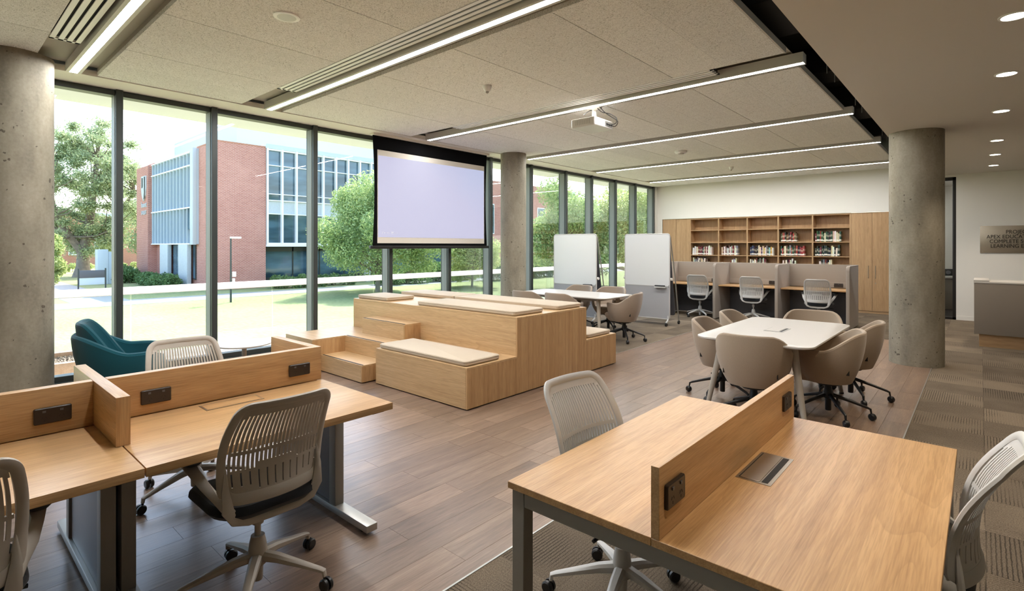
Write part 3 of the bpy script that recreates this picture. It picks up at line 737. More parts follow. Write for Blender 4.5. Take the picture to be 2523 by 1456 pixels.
for x, y, r, l in ((-2.06, 5.70, -PI / 2 + .10, 'beige tub chair at the window-side edge of the large white table, nearer the double desk'), (-2.07, 6.54, -PI / 2 + .05, 'beige tub chair at the window-side edge of the large white table, nearer the whiteboards'),
                   (-1.50, 7.02, PI + .12, 'beige tub chair at the far end of the large white table, facing the room'), (-1.08, 5.72, PI / 2 + .16, 'beige tub chair on the aisle side of the large white table, nearer the double desk'),
                   (-1.03, 6.56, PI / 2 + .05, 'beige tub chair on the aisle side of the large white table, nearer the concrete column')):
    dup(tub, (x, y, 0), r, l)
tub2 = make_tub(M_tub2, 'taupe tub chair at the narrow end of the window table, beside the whiteboard')
tub2.location = (-4.52, 7.95, 0); tub2.rotation_euler = (0, 0, PI / 2 + .25)
for x, y, r, l in ((-6.02, 7.28, 0, 'taupe tub chair behind the stepped seating, nearer the slim column'), (-5.30, 7.30, -.05, 'taupe tub chair behind the stepped seating, farther from the slim column'),
                   (-5.98, 8.62, PI, 'taupe tub chair across the window table, in front of the farther whiteboard'), (-5.26, 8.66, PI + .1, 'taupe tub chair across the window table, in the gap between the two whiteboards')):
    dup(tub2, (x, y, 0), r, l)

# white meeting tables
def meeting_table(name, label, loc, L, W_, rz, power):
    t = thing(name, label, 'table', loc, rz, 'white meeting tables')
    def outl(ins):
        out = []
        for x, y in rrect(W_ - 2 * ins, L - 2 * ins, .13, 7):
            out.append((x * (1 + .05 * (1 - (2 * y / L) ** 2)), y * (1 + .012 * (1 - (2 * x / W_) ** 2))))
        return out
    m = MB().rings([[(x, y, z) for x, y in outl(i)] for i, z in ((.045, .708), (.012, .720), (0, .726), (0, .738), (.003, .741))])
    m.build('tabletop', M_lam, t, smooth=True)
    fx, fy = W_ / 2 - .17, L / 2 - .22
    m = MB().box(-fx, -fy, .67, -fx + .05, fy, .708).box(fx - .05, -fy, .67, fx, fy, .708).box(-fx, -fy, .67, fx, -fy + .05, .708).box(-fx, fy - .05, .67, fx, fy, .708)
    m.build('under_frame', M_steel, t)
    for sx_ in (-1, 1):
        for sy in (-1, 1):
            l = MB().cyl((sx_ * (fx + .10), sy * (fy + .08), 0.012), (sx_ * (fx - .02), sy * (fy - .02), .70), .020, .036, 18).build('leg', M_greige, t, smooth=True)
            MB().cyl((sx_ * (fx + .101), sy * (fy + .081), 0), (sx_ * (fx + .10), sy * (fy + .08), .014), .022, n=14).build('glide', M_black, l)
    if power:
        b = MB().box(-.09, -.17, .7405, .09, .13, .7435).build('power_box', M_alu, t)
        box('brush_slot', M_duct, b, .055, -.15, .7436, .075, .11, .7445); box('flap', M_lam, b, -.08, -.16, .7436, .045, .12, .746)
    return t
meeting_table('meeting_table', 'large white meeting table with flush power box on the plank floor', (-1.56, 5.87, 0), 1.85, 1.0, 0, True)
meeting_table('meeting_table', 'white meeting table by the windows behind the stepped seating', (-5.55, 7.92, 0), 1.95, 1.0, PI / 2, False)

# ------------------------------------------------------------------ stepped seating platform
pf = thing('stepped_seating', 'oak stepped seating block with cushions in the middle of the room', 'seating')
PX = -3.72
def pbox(name, x0, y0, z0, x1, y1, z1, end='Y'):
    """a hollow-looking carcass: board panels with their own grain"""
    e = .003
    o = box(name, plat['X'], pf, x0, y0 + e, z0, x1 - .018, y1 - e, z1 - .018)
    box('top_board', plat['X'], o, x0, y0, z1 - .018, x1, y1, z1, bevel=.001, seg=1)
    box('end_board', plat['Z'], o, x1 - .018, y0, z0, x1, y1, z1 - .0185, bevel=.001, seg=1)
    box('front_board', plat['X'], o, x0, y0 - .001, z0, x1 - .0185, y0 + e, z1 - .0185)
    return o
pbox('upper_tier', -6.92, 4.27, .012, PX, 5.60, .83)
pbox('front_bench', -5.25, 3.53, .012, PX, 4.269, .415)
pbox('rear_bench', -5.4, 5.601, .012, PX, 6.32, .415)
pbox('step', -6.30, 3.42, .012, -5.37, 3.76, .21)
pbox('step', -6.30, 3.761, .012, -5.251, 4.02, .415)
pbox('step', -6.30, 4.021, .012, -5.36, 4.269, .62)
pbox('landing', -7.02, 3.30, .012, -6.301, 4.269, .415)
box('plinth', M_duct, pf, -6.90, 4.3, 0, PX - .02, 5.58, .012); box('plinth', M_duct, pf, -5.2, 3.56, 0, PX - .02, 4.28, .012)
box('plinth', M_duct, pf, -5.35, 5.6, 0, PX - .02, 6.30, .012); box('plinth', M_duct, pf, -6.98, 3.46, 0, -5.4, 4.28, .012)
for y, z, xa, xb in ((3.43, .21, -6.29, -5.38), (3.77, .415, -6.29, -5.40), (4.03, .62, -6.29, -5.38)):
    box('nosing_strip', M_duct, pf, xa, y, z, xb, y + .022, z + .0025)
def cushion(x0, y0, x1, y1, z, label, h=.055):
    t = MB().pad(x1 - x0, y1 - y0, 0, h, .035, .016, (0, 0), 4).build('seat_cushion', M_cush, None, smooth=True, loc=((x0 + x1) / 2, (y0 + y1) / 2, z))
    tag(t, label, 'cushion', 'flat linen cushions on the stepped seating')
    pts = [(x, y, h - .012) for x, y in rrect(x1 - x0 + .002, y1 - y0 + .002, .036, 4)]
    MB().sweep(pts, Vector((0, 0, 1)), .006, .006, n=6, closed=True).build('piping', M_cush, t, smooth=True)
cushion(-5.22, 3.55, -3.76, 4.05, .415, 'long beige cushion on the low front bench of the stepped seating')
cushion(-5.50, 4.32, -3.80, 4.84, .83, 'long beige cushion along the front edge of the upper tier')
cushion(-5.62, 5.08, -3.78, 5.58, .83, 'long beige cushion along the rear edge of the upper tier, aisle end')
cushion(-6.90, 4.32, -6.15, 4.80, .83, 'small beige cushion alone at the window end of the upper tier')
cushion(-6.88, 5.08, -5.66, 5.58, .83, 'beige cushion along the rear edge of the upper tier, window end')
cushion(-5.30, 5.70, -3.76, 6.26, .415, 'beige cushion on the low rear bench of the stepped seating')

# ------------------------------------------------------------------ sit-stand workstations by the windows
def workstation(y0, y1, label):
    t = thing('workstation_desk', label, 'desk', (0, 0, 0), 0, 'screened workstation desks')
    for (xa, xb) in ((-3.215, -2.445), (-3.90, -3.285)):
        d = box('desktop', oak['Y'], t, xa, y0 + .0008, .693, xb, y1 - .0008, .73, bevel=.002)
        box('under_bracket', M_black, d, xb - .16 if xa > -3.25 else xa + .05, y1 - .10, .672, xb - .05 if xa > -3.25 else xa + .16, y1 - .02, .692, bevel=.006)
        box('under_bracket', M_black, d, xb - .16 if xa > -3.25 else xa + .05, y0 + .02, .672, xb - .05 if xa > -3.25 else xa + .16, y0 + .10, .692, bevel=.006)
    box('cable_beam', M_dsteel, t, -3.30, y0 + .12, .62, -3.20, y1 - .12, .692, bevel=.004)
    for y in (y0 + .036, y1 - (.085 if y1 > 1 else .036)):
        l = box('leg_column', M_steel, t, -2.93, y - .028, .055, -2.86, y + .028, .690, bevel=.004)
        box('leg_column', M_steel, t, -3.66, y - .028, .055, -3.59, y + .028, .690, bevel=.004)
        box('side_panel', M_legpanel, t, -3.585, y - .016, .06, -2.935, y + .016, .68, bevel=.003)
        f = MB().box(-3.88, y - .035, .018, -2.52, y + .035, .058).build('foot', M_alu, t, bevel=.005)
        m = MB()
        for x in (-3.80, -2.60): m.cyl((x, y, 0), (x, y, .02), .02, n=12)
        m.build('glide', M_black, f)
        box('desk_bracket', M_black, t, -3.70, y - .03, .68, -2.80, y + .03, .6925)
    return t
workstation(.593, 1.755, 'oak workstation desk with the free corner, closest to the stepped seating')
workstation(-.58, .59, 'oak workstation desk bay running out of frame beside the other screened desk')
sc = thing('desk_screen', 'low oak desk screen with a cross divider between the workstations', 'desk screen', (0, 0, .731))
SX0, SX1, SH_ = -3.278, -3.222, .213
box('screen_panel', oak['Y'], sc, SX0, -.58, 0, SX1, .565, SH_, bevel=.003); box('screen_panel', oak['Y'], sc, SX0, .62, 0, SX1, 1.75, SH_, bevel=.003)
box('cross_divider', oak['X'], sc, -3.72, .566, 0, -2.79, .619, SH_, bevel=.004)
box('divider_edge', oak['Z'], sc, -2.7899, .5665, .0005, -2.787, .6185, SH_ - .0005)
box('end_return', oak['X'], sc, -3.84, 1.696, 0, SX0 - .0005, 1.75, SH_, bevel=.003)
for y in (.415, .825, 1.60):
    sock(sc, Matrix.Translation((SX1, y, .088)) @ Matrix.Rotation(PI / 2, 4, 'Z'), .135, .072)
g_ = box('grommet', oak['Y'], sc, -3.16, 1.02, -.0008, -3.06, 1.30, .0015)
g_['label'] = 'flush oak cable flap with thin steel edge'; MB().box(-3.17, 1.01, -.0009, -3.05, 1.31, .0008).build('grommet_edge', M_inox, sc)

# ------------------------------------------------------------------ double desk with central screen
dd = thing('double_desk', 'large oak double desk on square grey steel legs, partly on carpet', 'desk', (0, 0, 0))
DX0, DX1, DY0, DY1 = -1.31, -.075, 1.45, 2.955
box('desktop', oak['Y'], dd, DX0, DY0, .705, -.735, DY1, .73, bevel=.0015, seg=1); box('desktop', oak_fig, dd, -.734, DY0, .705, DX1, DY1, .73, bevel=.0015, seg=1)
for x in (DX0 + .012, DX1 - .012 - .055):
    for y in (DY0 + .012, DY1 - .012 - .055):
        l = box('leg', M_steel, dd, x, y, .006, x + .055, y + .055, .704, bevel=.002, seg=1); box('glide', M_black, l, x + .01, y + .01, 0, x + .045, y + .045, .006)
for y in (DY0 + .014, DY1 - .014 - .05): box('end_rail', M_steel, dd, DX0 + .068, y, .648, DX1 - .068, y + .05, .704, bevel=.002, seg=1)
for x in (DX0 + .014, DX1 - .064): box('side_rail', M_steel, dd, x, DY0 + .068, .648, x + .05, DY1 - .068, .704, bevel=.002, seg=1)
ds = thing('desk_screen', 'low oak screen standing along the middle of the double desk', 'desk screen', (0, 0, .731))
box('screen_panel', oak['Y'], ds, -.735, DY0, 0, -.708, DY1 - .005, .215, bevel=.001, seg=1)
for y in (1.545, 2.80): sock(ds, Matrix.Translation((-.708, y, .115)) @ Matrix.Rotation(PI / 2, 4, 'Z'), .125, .075, mat=M_brown)
gr = thing('cable_port', 'brushed steel cable port with black brush slot let into the double desk', 'cable port', (-.63, 2.205, .7305))
m = MB().box(-.062, -.16, -.0003, .062, .16, .0012).build('rim', M_inox, gr); box('lid', M_inox, gr, -.048, -.15, .0013, .022, .15, .0035, bevel=.0008, seg=1)
box('brush_slot', M_duct, gr, .027, -.145, .0013, .048, .145, .0022); box('lid_seam', M_duct, gr, -.053, -.15, .0013, -.049, .15, .0018)

# ------------------------------------------------------------------ mobile whiteboards (face -Y)
def whiteboard(label, x, y, w_, rz=0):
    t = thing('mobile_whiteboard', label, 'whiteboard', (x, y, 0), rz, 'mobile whiteboards')
    h0, h1 = .13, 1.845
    loop = [(px, 0, (h0 + h1) / 2 + pz) for px, pz in rrect(w_, h1 - h0, .05, 5)]
    MB().sweep(loop, Vector((0, 1, 0)), .022, .03, n=8, closed=True).build('board_frame', M_lgrey, t, smooth=True)
    ins = lambda zz0, zz1, yy0, yy1: MB().rings([[(px, yy, (zz0 + zz1) / 2 + pz) for px, pz in rrect(w_ - .016, zz1 - zz0, .045, 4)] for yy in (yy0, yy1)])
    ins(.79, h1 - .008, -.010, .010).build('writing_panel', M_wb, t)
    ins(h0 + .008, .787, -.009, .009).build('pinboard_panel', M_greyfelt, t)
    box('divider_rail', M_lgrey, t, -w_ / 2 + .012, -.014, .782, w_ / 2 - .012, .014, .794)
    tr = MB().box(w_ / 2 - .30, -.075, .755, w_ / 2 - .06, -.012, .768).box(w_ / 2 - .30, -.078, .755, w_ / 2 - .06, -.073, .782).build('pen_tray', M_lgrey, t, bevel=.002)
    MB().pad(.21, .055, .769, .808, .012, .008, (w_ / 2 - .19, -.044)).build('eraser', M_black, tr, smooth=True)
    # rear leaning leg frame
    m = MB()
    for s in (-1, 1):
        xs = s * (w_ / 2 - .0)
        m.tube([(xs * .985, .04, 1.79), (xs + s * .02, .20, 1.0), (xs + s * .03, .34, .16), (xs + s * .03, .36, .07)], .012, 8)
    m.tube([(-w_ / 2 * .985, .04, 1.79), (0, .03, 1.81), (w_ / 2 * .985, .04, 1.79)], .012, 8)
    m.build('rear_leg_frame', M_alu, t, smooth=True)
    r = MB().rings([[(px, yy + (zz_ - .3) * -.17, zz_) for px, zz_ in [(px, .95 + pz) for px, pz in rrect(w_ - .05, 1.55, .05, 4)]] for yy in (.285, .305)]).build('rear_panel', M_dsteel, t)
    for s in (-1, 1):
        xs = s * (w_ / 2 - .03)
        f = MB().sweep([(xs, 0, .20), (xs, -.01, .13), (xs + s * .01, -.05, .105), (xs + s * .02, -.12, .085), (xs + s * .02, -.13, .06)], Vector((1, 0, 0)), .03, .03, n=8).build('foot', M_lgrey, t, smooth=True)
        for (cx_, cy_) in ((xs + s * .02, -.135), (xs + s * .06, .36)):
            MB().cyl((cx_ - .014, cy_, .036), (cx_ + .014, cy_, .036), .036, n=18).build('caster', M_black, t, smooth=True)
        MB().cyl((xs + s * .036, .03, .93), (xs + s * .07, .03, .93), .028, n=14).build('clamp_knob', M_white, t, smooth=True)
    return t
whiteboard('mobile whiteboard standing beside the study booths, its casters in view', -5.16, 10.0, 1.0)
whiteboard('mobile whiteboard against the windows, behind the taupe chairs', -6.44, 9.25, 1.08)

# ------------------------------------------------------------------ projection screen and projector
ps = thing('projection_screen', 'drop-down projection screen with black border showing a plain lavender picture', 'projection screen', (-7.20, 0, 0))
SY0, SY1 = 4.78, 7.36
MB().box(-.05, SY0 - .02, 3.36, .06, SY1 + .02, 3.399).build('housing', M_white, ps, bevel=.005)
n_ = 14
def edge(z, s): return .035 * math.sin(PI * (z - 1.6) / 1.78)
rs = []
for k in range(n_ + 1):
    z = 1.60 + (3.36 - 1.60) * k / n_; e = edge(z, 1)
    rs.append([(-.004, SY0 + e, z), (.004, SY0 + e, z), (.004, SY1 - e, z), (-.004, SY1 - e, z)])
MB().rings(rs).build('black_cloth', M_blackcloth, ps)
box('white_cloth', M_matte, ps, .0045, SY0 + .085, 1.645, .0065, SY1 - .075, 3.14)
pp = MB().box(0, -1.2, -.655, .001, 1.2, .655).build('projected_picture', M_proj, ps, loc=(.0075, (SY0 + SY1) / 2 + .005, 2.395))
text('picture_icons', '\u2044  \u2022 \u00b7 \u2022 \u00b7  IT\u2013\u2013\u2013', .052, M_wpaint, pp, (.0015, -1.12, -.60), (PI / 2, 0, PI / 2), .0003)
box('bottom_bar', M_black, ps, -.03, SY0 - .05, 1.555, .03, SY1 + .03, 1.605, bevel=.006)
pj = thing('projector', 'white ceiling projector with black cables hanging in front of the screen', 'projector', (-3.77, 5.81, 3.115))
MB().pad(.36, .44, 0, .105, .02, .008).build('body', M_lam, pj, smooth=True)
m = MB()
for k in range(9): m.box(-.11 + k * .026, -.2225, .025, -.098 + k * .026, -.219, .085)
m.build('vent_slots', M_trough, pj)
m = MB().box(.176, .02, .018, .182, .20, .085)
m.build('connector_panel', M_alu, pj)
m = MB().cyl((.186, .06, .05), (.182, .06, .05), .012, n=10).cyl((.186, .12, .045), (.182, .12, .045), .012, n=10).cyl((.186, .17, .05), (.182, .17, .05), .014, n=10)
m.build('connector_jack', M_black, pj)
MB().lathe([(.10, .285), (.10, .275), (.05, .262), (.03, .25), (.03, .12), (.06, .105)], 18, (0, .05, 0)).build('ceiling_mount', M_trough, pj, smooth=True)
MB().cyl((-.184, -.08, .05), (-.195, -.08, .05), .038, .034, 18).build('lens', M_black, pj, smooth=True)
for pts in ([(.05, .02, .28), (.10, .08, .22), (.17, .15, .20), (.245, .19, .14), (.25, .17, .07), (.19, .12, .045)], [(.10, .00, .285), (.14, .08, .21), (.20, .17, .15), (.25, .215, .10), (.235, .17, .03), (.19, .06, .05)], [(-.12, -.02, .20), (-.06, .0, .24), (.0, .03, .26)]):
    P = [Vector(q) for q in pts]; out = []
    for i in range(len(P) - 1):
        p0, p1, p2, p3 = P[max(0, i - 1)], P[i], P[i + 1], P[min(len(P) - 1, i + 2)]
        for k in range(6):
            u = k / 6; out.append(.5 * ((2 * p1) + (p2 - p0) * u + (2 * p0 - 5 * p1 + 4 * p2 - p3) * u * u + (3 * p1 - p0 - 3 * p2 + p3) * u ** 3))
    out.append(P[-1]); MB().tube(out, .0055, 6).build('cable', M_black, pj, smooth=True)

# ------------------------------------------------------------------ ceiling devices
t = thing('ceiling_speaker', 'round white ceiling speaker over the workstations', 'speaker', (-4.07, 1.92, ZC))
MB().lathe([(.098, 0), (.098, -.008), (.085, -.012), (.07, -.010)], 32).build('rim', M_wpaint, t, smooth=True); MB().lathe([(.072, -.004), (.072, -.0101), (.02, -.0115)], 28).build('grille', M_lgrey, t, smooth=True)
def sensor(x, y, label):
    t = thing('ceiling_sensor', label, 'sensor', (x, y, ZC), 0, 'small ceiling sensors')
    MB().lathe([(.05, 0), (.05, -.02), (.04, -.045), (.028, -.06), (.02, -.065)], 20).build('body', M_wpaint, t, smooth=True); MB().lathe([(.018, -.06), (.018, -.075), (.008, -.085)], 14).build('lens', M_trough, t, smooth=True)
sensor(-4.15, 4.25, 'small white ceiling sensor ahead of the projection screen'); sensor(-4.25, 12.3, 'small white ceiling sensor near the bookcase wall')
t = thing('smoke_detector', 'round white smoke detector on the acoustic ceiling beyond the projector', 'smoke detector', (-4.25, 9.6, ZC))
MB().lathe([(.11, 0), (.11, -.03), (.095, -.045), (.06, -.05)], 28).build('body', M_wpaint, t, smooth=True); MB().lathe([(.058, -.045), (.058, -.062), (.03, -.066)], 22).build('cover', M_lgrey, t, smooth=True)
for k, (y, l) in enumerate(((1.7, 'unseen downlight added to light the double desk from above'), (3.3, 'unseen downlight added beyond the double desk to light it'), (4.9, 'recessed downlight at the top edge of the plasterboard ceiling, closest one'), (6.5, 'recessed downlight in the plasterboard ceiling, largest one fully in view'), (8.25, 'recessed downlight in the plasterboard ceiling, just ahead of the big concrete column'),  # nearest pair is unseen, added to brighten the double desk
                            (10.5, 'recessed downlight in the plasterboard ceiling, just beyond the big concrete column'), (12.1, 'recessed downlight in the plasterboard ceiling, second before the sign wall'), (13.7, 'recessed downlight in the plasterboard ceiling, nearest the sign wall'))):
    x = .17 + .003 * (k - 2)
    t = thing('downlight', l, 'light', (x, y, ZP), 0, 'recessed downlights')
    MB().lathe([(.085, -.0005), (.085, -.006), (.07, -.008), (.068, -.002)], 28).build('rim', M_wpaint, t, smooth=True); MB().lathe([(.068, -.001), (.067, -.0035)], 24).build('diffuser', M_led, t)
    ld = bpy.data.lights.new('downlight_lamp', 'SPOT'); ld.energy = SPOT; ld.color = (1, .86, .68); ld.spot_size = math.radians(95); ld.spot_blend = .7; ld.shadow_soft_size = .06
    lo = bpy.data.objects.new('downlight_lamp', ld); COL.objects.link(lo); lo.location = (0, 0, -.03); lo.parent = t

# ------------------------------------------------------------------ reception counter and sign
rc = thing('reception_counter', 'taupe reception counter with white top and recessed oak kick', 'counter', (0, 11.2, 0))
MB().box(-.08, 0, .20, 3.2, .75, 1.01).build('body', M_laptaupe, rc, bevel=.003)
box('kick', cab['X'], rc, -.02, .05, 0, 3.15, .70, .20); box('top', M_lam, rc, -.085, -.005, 1.01, 3.2, .76, 1.035, bevel=.003); box('top_ledge', M_lam, rc, -.085, -.005, 1.0355, .10, .76, 1.06, bevel=.003)
sg = thing('wall_sign', 'brushed metal wall sign with dark lettering above the reception counter', 'sign', (0, YB, 0))
box('plate', M_inox, sg, -.012, -.02, 1.455, 1.55, -.006, 2.02, bevel=.002)
m = MB()
for x in (.03, 1.5):
    for z in (1.49, 1.985): m.cyl((x, -.024, z), (x, -.019, z), .009, n=10)
m.build('fixing_screw', M_alu, sg)
for k, (tx, x0) in enumerate((('PROJECT', .385), ('APEX EDUCATION', .09), ('COMPLETE SOCIAL', .135), ('LEARNING ENVIRONMENT', .15))):
    text('lettering', tx, .108, M_black, sg, (x0, -.022, 1.855 - k * .097), (PI / 2, 0, 0), .006, sx=.84)

# ------------------------------------------------------------------ lounge corner by the window
tl = thing('lounge_armchair', 'teal velvet armchair by the window next to the concrete column', 'armchair', (-6.62, 1.42, 0), -.25)
S, us, vs, path = tub_shell(.40, .36, .52, .70, .16, 2.3, .06, 2.6, .10, .72)
m = MB().shell(S, us, vs, lambda i, j: True, .06); m.tube(path, .031, 8); m.build('outer_shell', M_teal, tl, smooth=True)
S, us, vs, path = tub_shell(.335, .325, .36, .82, .30, 1.45, .06, 2.6, .12, .9)
m = MB().shell(S, us, vs, lambda i, j: True, .06); m.tube(path, .031, 8); m.build('inner_back', M_teal, tl, smooth=True)
MB().pad(.62, .60, .27, .43, .14, .05, (0, .06), 6).build('seat_cushion', M_teal, tl, smooth=True)
for x in (-.24, .24):
    for y in (-.2, .24): MB().cyl((x * 1.1, y * 1.1, 0), (x, y, .20), .013, .02, 12).build('leg', cab['Z'], tl, smooth=True)
rt = thing('side_table', 'small round white side table by the window', 'table', (-5.95, 2.34, 0))
MB().lathe([(.25, .532), (.272, .538), (.275, .548), (.272, .552), (.02, .5525)], 40).build('tabletop', M_lam, rt, smooth=True)
MB().cyl((0, 0, .01), (0, 0, .535), .024, n=16).build('stem', M_alu, rt, smooth=True); MB().lathe([(.19, 0), (.19, .008), (.03, .014)], 32).build('base', M_alu, rt, smooth=True)

# ------------------------------------------------------------------ outside: terrace, balustrade
ZG = -1.7
lawn = struct(box('lawn', M_lawn, None, -320, -200, ZG - .5, -9.12, 300, ZG))
struct(box('terrace_slab', M_pave, None, -9.12, -8, ZG - .5, -7.62, 22, .03))
sf = struct(MB().box(-8.76, -8, 3.46, -7.6, 22, 3.95).build('roof_soffit', M_soffit, None))
bal = thing('balustrade', 'white handrail on clear glass balustrade along the terrace edge', 'balustrade', (-9.0, 0, .03))
MB().rings([[(-.06, y, .885), (.06, y, .885), (.06, y, .897), (-.02, y, .987), (-.06, y, .987)] for y in (-8, 22)]).build('handrail', M_wpaint, bal)
for k in range(15):
    y = -8 + 2 * k
    box('glass_panel', M_glass2, bal, -.006, y + .01, .03, .006, y + 1.99, .885)
    if k in (8, 11, 14): box('post', M_wpaint, bal, -.024, y - .02, 0, .018, y + .02, .885)
pl = thing('planter', 'timber-edged gravel planter on the terrace beside the concrete column', 'planter', (-8.50, 1.06, .03))
for q in ((-.42, .36, .5, .46), (-.42, -.46, .5, -.36)): box('edge_board', M_timber, pl, q[0], q[1], 0, q[2], q[3], .20, bevel=.004)
for q in ((-.42, -.355, -.33, .355), (.41, -.355, .5, .355)): box('edge_board', M_timber, pl, q[0], q[1], 0, q[2], q[3], .20, bevel=.004)
mb = MB()
for k in range(500):
    x, y, r = R.uniform(-.31, .39), R.uniform(-.34, .34), R.uniform(.014, .028); z = .13 + R.uniform(0, .02)
    mb.add([(x + r, y, z), (x, y + r, z), (x - r, y, z), (x, y - r, z), (x, y, z + r * .8), (x, y, z - r)], [(0, 1, 4), (1, 2, 4), (2, 3, 4), (3, 0, 4), (1, 0, 5), (2, 1, 5), (3, 2, 5), (0, 3, 5)])
gv = mb.build('gravel', M_gravel, pl); gv['kind'] = 'stuff'
box('soil', M_sub, pl, -.33, -.355, 0, .41, .355, .12)
tw = MB().tube([(-.42, .42, .215), (-.2, .44, .23), (.1, .43, .222), (.36, .44, .235)], [.014, .012, .01, .006], 7).tube([(-.1, .44, .225), (-.02, .40, .28), (.04, .39, .30)], [.009, .006, .004], 6).build('driftwood_stick', M_bark, None, smooth=True, loc=(-8.50, 1.06, .03))
tag(tw, 'thin forked driftwood stick lying on the timber planter edge', 'stick')

# ------------------------------------------------------------------ outside: trees
def leaf_mesh(name, clumps, n, size, mat, parent, seed, flat=.55, soft=False):
    g = np.random.default_rng(seed)
    C = np.array([c[:3] for c in clumps]); Rr = np.array([c[3] for c in clumps])
    pw = Rr ** 2; idx = g.choice(len(C), n, p=pw / pw.sum())
    d = g.normal(size=(n, 3)); d /= np.linalg.norm(d, axis=1)[:, None]
    rad = Rr[idx] * np.abs(g.normal(size=n)) * .62 if soft else Rr[idx] * (g.random(n) ** .45)
    d[:, 2] *= flat + .15
    P = C[idx] + d * rad[:, None]
    a = g.normal(size=(n, 3)); a /= np.linalg.norm(a, axis=1)[:, None]
    b = g.normal(size=(n, 3)); b -= a * (a * b).sum(1)[:, None]; b /= np.linalg.norm(b, axis=1)[:, None]
    s = size * (.6 + .8 * g.random(n))[:, None]
    V = np.stack([P - a * s, P + b * s * .45, P + a * s, P - b * s * .45], 1).reshape(-1, 3).astype(np.float32)
    me = bpy.data.meshes.new(name); me.vertices.add(4 * n); me.vertices.foreach_set('co', V.ravel())
    me.loops.add(4 * n); me.loops.foreach_set('vertex_index', np.arange(4 * n, dtype=np.int32))
    me.polygons.add(n); me.polygons.foreach_set('loop_start', np.arange(0, 4 * n, 4, dtype=np.int32)); me.polygons.foreach_set('loop_total', np.full(n, 4, dtype=np.int32))
    me.update(); me.validate(); me.materials.append(mat)
    o = link(name, me, parent); o['kind'] = 'stuff'; return o
def gum(label, loc, n, leaf, mat, seed):
    g = random.Random(seed); t = thing('tree', label, 'tree', loc); m = MB(); cl = []
    lead = [[(0, 0, 0), (.05, .05, 1.2), (.1, .1, 3.2), (.0, .6, 6), (-.1, 1.0, 9.5), (.2, 1.2, 13), (.1, 1.6, 16.6)], [(.1, .05, 2.6), (0, -1.0, 4.4), (.2, -2.2, 6.6), (.3, -2.8, 9.5), (0, -3.0, 12.2)], [(.1, .1, 3.6), (.6, 1.7, 5.2), (.4, 3.4, 7.6), (.2, 4.6, 9.6)]]
    m.tube(lead[0], [.95, .62, .52, .40, .30, .18, .06], 10); m.tube(lead[1], [.42, .36, .28, .2, .08], 8); m.tube(lead[2], [.38, .3, .2, .07], 8)
    nodes = [Vector(p) for l in lead for p in l if p[2] > 4]
    for k in range(125):
        while True:
            d = Vector((g.gauss(0, 1), g.gauss(0, 1), g.gauss(0, 1))).normalized(); q = g.uniform(.55, 1.0)
            c = Vector((d.x * 5.0 * q, .6 + d.y * 5.6 * q, 9.6 + d.z * 7.4 * q))
            if not (abs(c.z - 8.4) < .7 and g.random() < .7) and not (c.z > 12 and math.hypot(c.x, c.y - .6) > 4.2): break
        nd = min(nodes, key=lambda p: (p - c).length + (3 if p.z > c.z - .4 else 0))
        mid = nd.lerp(c, .55) + Vector((0, 0, -.25 - .05 * (c - nd).length))
        m.tube([nd, nd.lerp(mid, .5) + Vector((0, 0, -.1)), mid, c], [.12, .09, .06, .02], 5)
        cl.append((c.x, c.y, c.z, g.uniform(.75, 1.35)))
    m.build('trunk', M_bark, t, smooth=True); leaf_mesh('foliage', cl, n, leaf, mat, t, seed, .5, True); return t
gum('tall spreading gum tree with bare forking trunk on the lawn beyond the first window', (-71.5, 11.6, ZG - .1), 130000, .115, M_gum, 5)
def bushy(label, loc, h, rx, n, leaf, mat, seed, name='tree', cat='tree', group=None, trunk=True, low=.22):
    g = random.Random(seed); t = thing(name, label, cat, loc, 0, group); m = MB(); cl = []
    m.tube([(0, 0, 0), (.05, .02, h * .2), (0, 0, h * .45), (.1, .05, h * .7)], [.035 * h * .6, .025 * h * .7, .018 * h * .6, .01 * h], 8)
    for k in range(26):
        a = g.uniform(0, 2 * PI); z = g.uniform(low, .92); rr = rx * math.sqrt(max(.05, 1 - ((z - .45) / .56) ** 2)) * g.uniform(.45, .85)
        c = Vector((rr * math.cos(a), rr * math.sin(a), z * h)); m.tube([(0, 0, max(h * .15, c.z - h * .25)), (c.x * .5, c.y * .5, c.z - h * .08), c], [.012 * h, .008 * h, .003 * h], 5)
        cl.append((c.x, c.y, c.z, h * g.uniform(.12, .19)))
    cl.append((0, 0, h * .5, rx * .7)); cl.append((0, 0, h * .75, rx * .5))
    if trunk: m.build('trunk', M_bark, t, smooth=True)
    leaf_mesh('foliage', cl, n, leaf, mat, t, seed, .75); return t
bushy('leafy light-green tree in front of the glass facade, half behind the projection screen', (-32.5, 22.0, ZG), 8.5, 5.4, 90000, .09, M_green, 11, low=.2)
bushy('small pale green tree below the hanging projection screen', (-30.5, 29.5, ZG), 4.7, 2.6, 26000, .09, M_yellow, 12)
for k, (x, y, h, r, mt, l) in enumerate(((-24, 33.5, 8.3, 3.6, M_green, 'dense green tree right outside the windows beside the slim column'), (-21.5, 38.5, 8.6, 3.8, M_yellow, 'yellow-green tree behind the farther whiteboard'),
                                        (-20.5, 46, 9.6, 4.0, M_green, 'dark green tree seen between the two whiteboards'), (-26, 58, 11.5, 5.0, M_gum, 'grey-green tall tree seen through the last windows before the back wall'))):
    bushy(l, (x, y, ZG), h, r, 42000, .10, mt, 20 + k, group='trees outside the far windows')
bushy('bright yellow-green shrub at the foot of the gum tree, beside the concrete column', (-60, 6.7, ZG), 4.4, 2.0, 16000, .14, M_yellow, 31, 'shrub', 'shrub', None, True, .1)
bushy('drooping green tree between the gum tree and the brick wing', (-82, 22.5, ZG), 13.0, 4.2, 30000, .18, M_gum, 32, low=.15)
